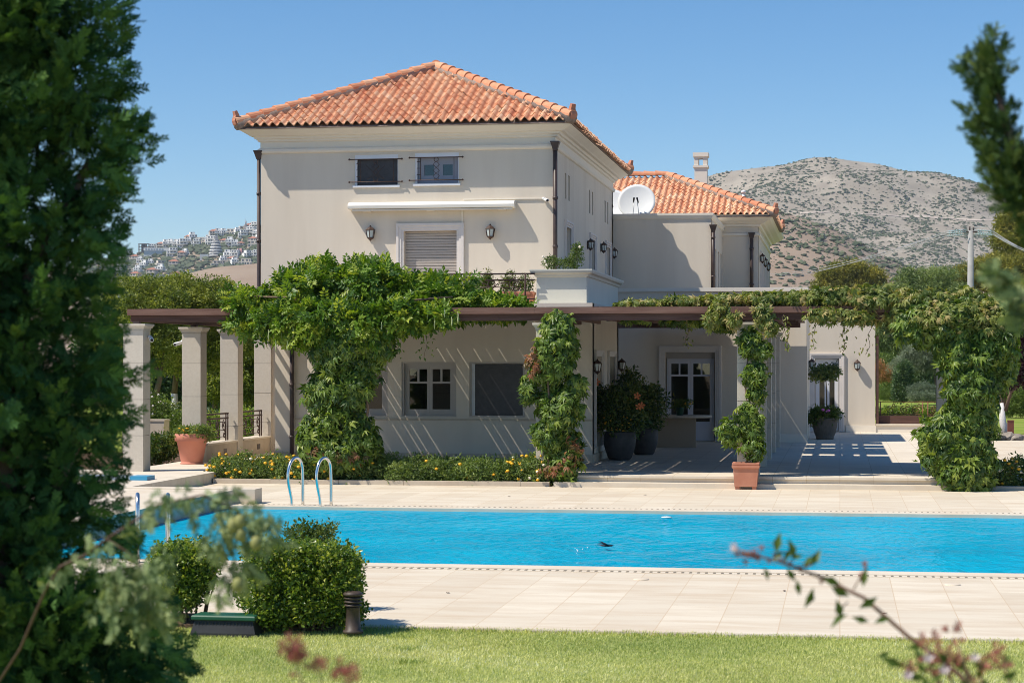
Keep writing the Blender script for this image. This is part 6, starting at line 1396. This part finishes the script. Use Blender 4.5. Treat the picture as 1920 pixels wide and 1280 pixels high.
for x_, y_, k_ in HS:
    px_, py_ = 220 + x_ / 5.818, 380 + y_ / 5.818 + 2; t_ = row_at(town, px_, py_); p_ = on_hill(town, np.array([px_]), np.array([t_]))[0]
    if k_ not in seen: o = house_mesh(0 if k_ == 7 else k_).build('hillside_house', [M[q_] for q_ in KM[k_]]); seen[k_] = o
    else: o = seen[k_].copy(); COL.objects.link(o)
    o.location = (p_[0], p_[1], p_[2] - .5); o.rotation_euler = (0, 0, R(16 + rng.uniform(-24, 24)) if k_ not in (5,) else R(12)); s_ = rng.uniform(.85, 1.15) if k_ < 4 else 1; o.scale = (s_, s_, s_)
    tag(o, KL[k_], 'house', 'houses on the distant hillside')
def mast(px, py, hgt, label):
    t_ = row_at(town, px, py) ; p_ = on_hill(town, np.array([float(px)]), np.array([min(t_, .99)]))[0]; m_ = thing('radio_mast', tuple(p_), label, 'mast'); mb = MB()
    for a_ in range(4):
        c_, s_ = (1 if a_ in (0, 1) else -1), (1 if a_ in (1, 2) else -1); mb.tube([(p_[0] + c_ * 2.6, p_[1] + s_ * 2.6, p_[2] - 2), (p_[0] + c_ * .5, p_[1] + s_ * .5, p_[2] + hgt * .7), (p_[0] + c_ * .3, p_[1] + s_ * .3, p_[2] + hgt)], .34, 5)
    k = 7
    for i in range(k):
        z0 = hgt * .7 * i / k; z1 = hgt * .7 * (i + 1) / k; w0 = 2.6 - 2.1 * i / k; w1 = 2.6 - 2.1 * (i + 1) / k
        for y in (-1, 1): mb.tube([(p_[0] - w0, p_[1] + y * w0, p_[2] + z0), (p_[0] + w1, p_[1] + y * w1, p_[2] + z1)], .14, 4); mb.tube([(p_[0] + w0, p_[1] + y * w0, p_[2] + z0), (p_[0] - w1, p_[1] + y * w1, p_[2] + z1)], .14, 4)
    mb.build('lattice', M['steel'], m_); mb = MB(); mb.tube([(p_[0], p_[1], p_[2] + hgt * .95), (p_[0], p_[1], p_[2] + hgt * 1.25)], .16, 5); mb.build('antenna', M['steel'], m_)
mast(461, 421, 13, 'tall lattice radio mast on the crest of the distant town hill')
mast(330, 450, 4, 'small antenna mast on the lower crest of the distant town hill')

# ================================================================== NEAR PLANTS
def diamond(l, wd, ang, ox, oy, tilt):
    v = np.array([(0, 0, 0), (wd * .5, l * .5, 0), (0, l, 0), (-wd * .5, l * .5, 0)], float); c, s_ = math.cos(ang), math.sin(ang)
    x = v[:, 0] * c + v[:, 1] * s_; y = -v[:, 0] * s_ + v[:, 1] * c
    return np.stack([x + ox, y + oy, v[:, 2] + tilt * np.hypot(x, y)], 1), np.array([(0, 1, 2), (0, 2, 3)])
def spray2(seed, n=9, thin=.06):
    q = np.random.default_rng(seed); ps = [diamond(1.1, .05, 0, 0, 0, 0)]
    for i in range(n):
        y_ = .06 + i * .95 / n
        for sg in (1, -1):
            l = (.42 - .26 * i / n) * q.uniform(.75, 1.2); a_ = sg * R(q.uniform(26, 48)); tl = q.uniform(-.25, .3); ps.append(diamond(l, thin, a_, 0, y_, tl))
            for f_ in (.3, .55, .8): ps.append(diamond(l * .42, thin * .9, a_ + sg * R(q.choice([-28, 28])), math.sin(a_) * l * f_, y_ + math.cos(a_) * l * f_, q.uniform(-.4, .5)))
    return join(ps)
TP['spray'] = spray2(8); TP['finespray'] = spray2(9, 6, .085)
def plumes(name, lm, ells, n, lr, rad0, k, sz, up, parent, shell=.5, mean=.38, outw=.75):
    P, nr = blob(ells, n, shell); pl_ = []; pd_ = []; pt_ = []
    for p_, n_ in zip(P, nr):                              # sprays gathered along an axis
        ax = n_ * outw + rng.normal(size=3) * .25 + np.array(up); ax /= np.linalg.norm(ax); ln = rng.uniform(*lr); q_ = rng.random(k)
        o_ = rng.normal(size=(k, 3)); o_ -= (o_ @ ax)[:, None] * ax; o_ = unit(o_)
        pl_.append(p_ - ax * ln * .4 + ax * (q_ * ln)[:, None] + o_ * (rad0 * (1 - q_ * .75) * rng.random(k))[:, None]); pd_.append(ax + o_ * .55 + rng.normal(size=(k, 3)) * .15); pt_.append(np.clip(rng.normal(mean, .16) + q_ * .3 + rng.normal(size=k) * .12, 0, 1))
    P = np.concatenate(pl_); D = np.concatenate(pd_)
    return foliage(name, 'finespray', lm, P, D, rng.normal(size=P.shape), rng.uniform(*sz, len(P)), parent, None, np.concatenate(pt_))
cf = thing('conifer_tree', atD(-40, HZ, 8.2).to_tuple()[:2] + (DZ - .05,), 'big dark green conifer filling the left edge with a lower branch of green cones', 'tree')
def cb(px, py, r, d=8.2, ry=None, sq=1): m_ = r * d / F; return (atD(px, py, d), (m_, ry or m_ * 1.1, m_ * sq))
CE = [cb(50, 60, 135), cb(-80, 100, 180), cb(40, 230, 130), cb(150, 80, 55), cb(150, 250, 60), cb(40, 420, 130), cb(130, 400, 55), cb(30, 600, 140), cb(135, 560, 55), cb(40, 780, 135), cb(140, 720, 55), cb(110, 870, 75), cb(105, 960, 70), cb(0, 960, 130), cb(40, 1130, 150), cb(150, 1225, 85), cb(240, 1275, 60), cb(90, 1290, 140), cb(-140, 400, 200), cb(-140, 800, 220), cb(-150, 1150, 240), cb(10, -120, 150), cb(120, -90, 80),
      cb(-300, 0, 260), cb(-330, 500, 280), cb(-350, 1000, 300), cb(-200, -350, 220)]  # unseen outer crown beyond the left edge, added to shade the visible side
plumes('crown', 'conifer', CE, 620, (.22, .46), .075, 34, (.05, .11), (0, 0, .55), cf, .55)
# outer tips that break the outline
TIPS = [(262, 30, 30), (250, 110, 20), (235, 165, -10), (262, 172, 0), (250, 225, 10), (290, 262, 25), (270, 290, 15), (245, 305, 5), (232, 345, -20), (215, 380, 0), (240, 432, 20), (232, 455, -5), (225, 490, 0), (225, 540, 10), (222, 600, 0), (232, 640, -10), (226, 690, 5), (236, 745, -15), (228, 800, 0), (235, 850, -10), (225, 900, -20), (250, 960, -20), (270, 1010, -25), (300, 1080, -10), (330, 1150, -15), (355, 1210, -10), (370, 1250, -20)]
Pp = []; Dd = []
for px_, py_, an in TIPS:
    for k in range(24):
        b_ = Vector(atD(px_ - 22 - rng.uniform(0, 70), py_ + rng.normal() * 18, 8.2 + rng.normal() * .12)); Pp.append(b_); a_ = R(an + rng.normal() * 22); Dd.append((RT[0] * math.cos(a_), RT[1] * math.cos(a_) + rng.normal() * .3, math.sin(a_)))
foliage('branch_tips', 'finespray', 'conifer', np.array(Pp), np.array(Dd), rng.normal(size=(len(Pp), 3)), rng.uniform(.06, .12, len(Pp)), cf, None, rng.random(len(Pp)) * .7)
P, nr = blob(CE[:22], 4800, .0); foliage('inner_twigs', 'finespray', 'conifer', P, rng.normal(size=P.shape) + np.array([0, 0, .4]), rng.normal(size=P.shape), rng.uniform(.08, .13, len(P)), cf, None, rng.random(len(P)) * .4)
bb = Vector(cf.location)
limbs('trunk', [([bb, bb + Vector((.05, 0, 1.6)), bb + Vector((0, .05, 3.4)), bb + Vector((-.1, 0, 5))], .15, .06), ([bb + Vector((.02, 0, .5)), atD(60, 1000, 8.2), atD(160, 800, 8.2)], .05, .02), ([bb + Vector((0, 0, 1.6)), atD(60, 500, 8.2), atD(170, 300, 8.2)], .05, .015)], M['bark'], cf)
# lower branch reaching out with pale sprays and cones
DB_ = 5.3
bpath = [atD(-30, 1320, 7.2), atD(38, 1215, 6.6), atD(85, 1105, 6.0), atD(112, 1062, 5.7), atD(160, 1040, 5.4), atD(200, 1010, DB_), atD(300, 945, DB_), atD(380, 928, DB_), atD(440, 955, DB_), atD(468, 985, DB_)]
b2 = [atD(200, 1010, DB_), atD(240, 1035, DB_), atD(275, 1070, DB_), atD(282, 1110, DB_)]
br = limbs('branch', [(bpath, .0048, .0028), (b2, .0035, .002)], M['darktwig'], cf)
def along(path, n, sd, lo=0):
    pts = [Vector(p_) for p_ in path]; out = []
    for _ in range(n):
        i = rng.integers(lo, len(pts) - 1); out.append(pts[i].lerp(pts[i + 1], rng.random()) + Vector(rng.normal(size=3) * sd))
    return np.array(out)
def pc(px, py, r, d=DB_, sq=1, ry=.09): m_ = r * d / F; return (atD(px, py, d), (m_, ry, m_ * sq))
BE = [pc(400, 945, 40, sq=.5), pc(415, 1010, 38), pc(430, 1060, 34, sq=1.3), pc(470, 1000, 42), pc(455, 1080, 26), pc(395, 985, 26), pc(500, 1000, 26), pc(445, 1100, 20), pc(350, 935, 30, sq=.4), pc(320, 945, 20, sq=.5),
      pc(240, 1085, 46), pc(205, 1120, 34), pc(275, 1110, 44), pc(300, 1060, 26), pc(285, 1150, 32), pc(235, 1145, 34), pc(185, 1135, 20), pc(265, 1180, 18), pc(290, 1040, 26)]
plumes('branch_foliage', 'coniferpale', BE, 95, (.06, .12), .016, 18, (.016, .034), (.25, -.1, -.75), br, .1, .42, .35)
P = along(bpath, 90, .012, 2); foliage('stem_foliage', 'finespray', 'coniferpale', P, rng.normal(size=P.shape) * .6 + np.array([.3, 0, -.5]), rng.normal(size=P.shape), rng.uniform(.03, .055, len(P)), br)
for px_, py_ in ((437, 985), (452, 1002), (480, 1018), (446, 1096), (450, 978)):
    mb = MB(); c_ = atD(px_, py_, DB_ - .08); mb.ball(c_, (.016, .016, .020), 0, 10, 7); mb.build('cone', M['cone'], br)
# conifer leaning in from the right edge
dR = 5.6; rb_ = atD(2080, HZ, dR); rc = thing('conifer_tree', (rb_.x, rb_.y, DZ - .05), 'blurred green conifer branches leaning in at the upper right edge', 'tree')
R1 = [(rb_.x, rb_.y, DZ - .05), atD(2060, 900, dR), atD(1990, 560, dR), atD(1930, 380, dR), atD(1885, 230, dR), atD(1850, 90, dR)]
limbs('trunk', [(R1, .05, .004), ([atD(1930, 380, dR), atD(1900, 300, dR), atD(1845, 190, dR)], .008, .003), ([atD(2060, 760, dR), atD(1960, 590, dR), atD(1880, 535, dR)], .012, .004)], M['bark'], rc)
RE = [pc(1850, 105, 13, dR, 2.2), pc(1864, 160, 17, dR, 1.8), pc(1836, 165, 9, dR, 2), pc(1845, 215, 15, dR, 1.6), pc(1872, 240, 20, dR, 1.5), pc(1893, 310, 26, dR, 1.2), pc(1860, 290, 16, dR, 1.2), pc(1910, 370, 24, dR), pc(1885, 350, 20, dR), pc(1935, 330, 26, dR), pc(1955, 460, 34, dR), pc(1990, 400, 50, dR)]
plumes('crown', 'coniferright', RE, 150, (.07, .14), .016, 16, (.022, .045), (-.25, 0, .8), rc, .1, .45, .4)
P, nr = blob([pc(1888, 530, 20, 5.2, .6), pc(1910, 552, 24, 5.2, .8), pc(1940, 590, 34, 5.2), pc(1868, 515, 10, 5.2, .5)], 170, .1); n = len(P)
foliage('pale_sprays', 'spray', 'coniferpale', P, rng.normal(size=(n, 3)) * .4 + np.array([-.6, 0, .3]), rng.normal(size=(n, 3)), rng.uniform(.03, .06, n), rc)
# flowering twig at lower right
dT = 4.4; g0 = atD(2010, HZ, dT); tw = thing('flowering_twig', (g0.x, g0.y, DZ - .05), 'blurred arching twig with a pale flower at its tip, crossing the pool at lower right', 'plant')
TW = [(g0.x, g0.y, DZ - .05), atD(1960, 1500, dT), atD(1800, 1265, dT), atD(1700, 1190, dT), atD(1620, 1120, dT), atD(1530, 1078, dT), atD(1460, 1052, dT), atD(1420, 1042, dT), atD(1390, 1032, dT)]
limbs('stem', [(TW, .007, .0022), ([atD(1600, 1105, dT), atD(1625, 1060, dT)], .002, .001), ([atD(1590, 1128, dT), atD(1565, 1150, dT)], .002, .001), ([atD(1500, 1065, dT), atD(1520, 1055, dT)], .002, .001)], M['twig'], tw, 6)
lv = [(1432, 1062, -70), (1448, 1050, 40), (1470, 1052, 60), (1482, 1048, 20), (1494, 1086, -80), (1488, 1050, 100), (1505, 1062, 40), (1520, 1062, 60), (1525, 1100, -110), (1540, 1082, -20), (1557, 1098, -30), (1568, 1122, -75), (1610, 1140, 30), (1590, 1150, 215), (1638, 1168, 20), (1630, 1165, 165), (1618, 1100, 80), (1700, 1215, 10), (1670, 1222, 200), (1455, 1038, 80), (1475, 1062, -60)]
P = np.array([tuple(atD(x_, y_, dT - .01)) for x_, y_, _ in lv]); D = np.array([(RT[0] * math.cos(R(a_)), RT[1] * math.cos(R(a_)), math.sin(R(a_))) for *_, a_ in lv])
foliage('leaves', 'simple', 'shrub', P, D, np.tile(np.array([[.1, -1, .5]]), (len(P), 1)) + rng.normal(size=(len(P), 3)) * .4, rng.uniform(.03, .052, len(P)), tw, None, rng.random(len(P)) * .35)
def bell(mb, c, s_, up=(0, -.3, .8)):
    c = Vector(c); d_ = Vector(up).normalized(); u = d_.orthogonal().normalized(); v = d_.cross(u)
    for k in range(5):
        a_ = 2 * math.pi * k / 5; e = u * math.cos(a_) + v * math.sin(a_); f_ = u * math.cos(a_ + .5) + v * math.sin(a_ + .5); g_ = u * math.cos(a_ - .5) + v * math.sin(a_ - .5)
        mb.add([c, c + d_ * s_ * .6 + g_ * s_ * .3, c + d_ * s_ + e * s_ * .55, c + d_ * s_ * .6 + f_ * s_ * .3], [(0, 1, 2, 3)])
mb = MB(); bell(mb, atD(1390, 1032, dT), .030, (-.7, 0, .3)); bell(mb, atD(1385, 1036, dT), .024, (-.5, -.4, .5)); mb.build('flower', M['palepink'], tw)
mb = MB()
for q_ in range(9): bell(mb, atD(1410 + rng.normal() * 11, 1046 + rng.normal() * 7, dT), .018, (-.3, -.3, .5))
for x_, y_ in ((1440, 1052), (1475, 1055), (1498, 1072), (1518, 1058), (1545, 1090), (1612, 1085), (1620, 1062), (1570, 1110)):
    for q_ in range(3): bell(mb, atD(x_ + rng.normal() * 6, y_ + rng.normal() * 5, dT), .014, (rng.normal() * .4, -.3, .5))
mb.build('calyx_cluster', M['calyx'], tw)
dS = 4.0; g1 = atD(1860, HZ, dS); ts = thing('flowering_shrub', (g1.x, g1.y, DZ - .05), 'blurred shrub tops with dusky red calyxes and white flowers in the lower right corner', 'plant')
tops = [(1735, 1215), (1760, 1225), (1790, 1195), (1725, 1240), (1775, 1250), (1800, 1240), (1835, 1262), (1868, 1232), (1880, 1240), (1700, 1262), (1760, 1268), (1845, 1250)]
limbs('stem', [([(g1.x, g1.y, DZ - .05), atD(1850, 1500, dS), atD(x_ + 25, y_ + 70, dS), atD(x_, y_, dS)], .007, .002) for x_, y_ in tops[::2]], M['twig'], ts, 6)
mb = MB()
for x_, y_ in tops:
    for q_ in range(7): bell(mb, atD(x_ + rng.normal() * 11, y_ + rng.normal() * 10, dS + rng.normal() * .02), .017, (rng.normal() * .4, -.4, .6))
mb.build('calyx_clusters', M['calyx'], ts)
for x_, y_ in ((1738, 1240), (1825, 1238), (1700, 1272), (1768, 1262)):
    mb = MB(); bell(mb, atD(x_, y_, dS - .03), .022, (.1, -.5, .4)); bell(mb, atD(x_ + 3, y_ + 3, dS - .03), .018, (-.2, -.5, .5)); mb.build('flower', M['palepink'], ts)
k = 60; P = np.array([tuple(atD(rng.uniform(1690, 1900), rng.uniform(1245, 1330), dS + rng.normal() * .05)) for _ in range(k)]); foliage('leaves', 'simple', 'shrub', P, rng.normal(size=(k, 3)) + np.array([0, 0, .3]), rng.normal(size=(k, 3)) + np.array([0, -1, .5]), rng.uniform(.03, .05, k), ts, None, rng.random(k) * .4)
dP = 3.3; g2 = atD(610, HZ, dP); fs_ = thing('flowering_shrub', (g2.x, g2.y, DZ - .05), 'strongly blurred dusky red flower heads at the bottom left of the lawn', 'plant')
limbs('stem', [([(g2.x, g2.y, DZ - .05), atD(600, 1400, dP), atD(555, 1240, dP)], .005, .0015), ([(g2.x, g2.y, DZ - .05), atD(640, 1400, dP), atD(645, 1270, dP)], .005, .0015), ([atD(605, 1330, dP), atD(600, 1260, dP)], .003, .001)], M['twig'], fs_, 6)
mb = MB()
for x_, y_, s_, m_ in ((555, 1228, 20, 46), (645, 1266, 15, 24), (592, 1252, 12, 9)):
    for q_ in range(m_): bell(mb, atD(x_ + rng.normal() * s_ * .7, y_ + rng.normal() * s_ * .6, dP + rng.normal() * .015), .015, (rng.normal() * .5, -.4, .6))
mb.build('calyx_clusters', M['calyx'], fs_)

# ------------------------------------------------------------------ haze
hz = MB(); hz.box(-3900, 3900, -400, 5100, -9, 340)
hm = bpy.data.materials.new('haze'); hm.use_nodes = True
for n_ in list(hm.node_tree.nodes):
    if n_.type != 'OUTPUT_MATERIAL': hm.node_tree.nodes.remove(n_)
pv = hm.node_tree.nodes.new('ShaderNodeVolumePrincipled'); pv.inputs['Color'].default_value = (0.80, 0.89, 1.0, 1); pv.inputs['Density'].default_value = 0.00007; pv.inputs['Anisotropy'].default_value = 0.0
hm.node_tree.links.new(pv.outputs[0], hm.node_tree.nodes['Material Output'].inputs['Volume'])
tag(hz.build('haze', hm), kind='stuff')
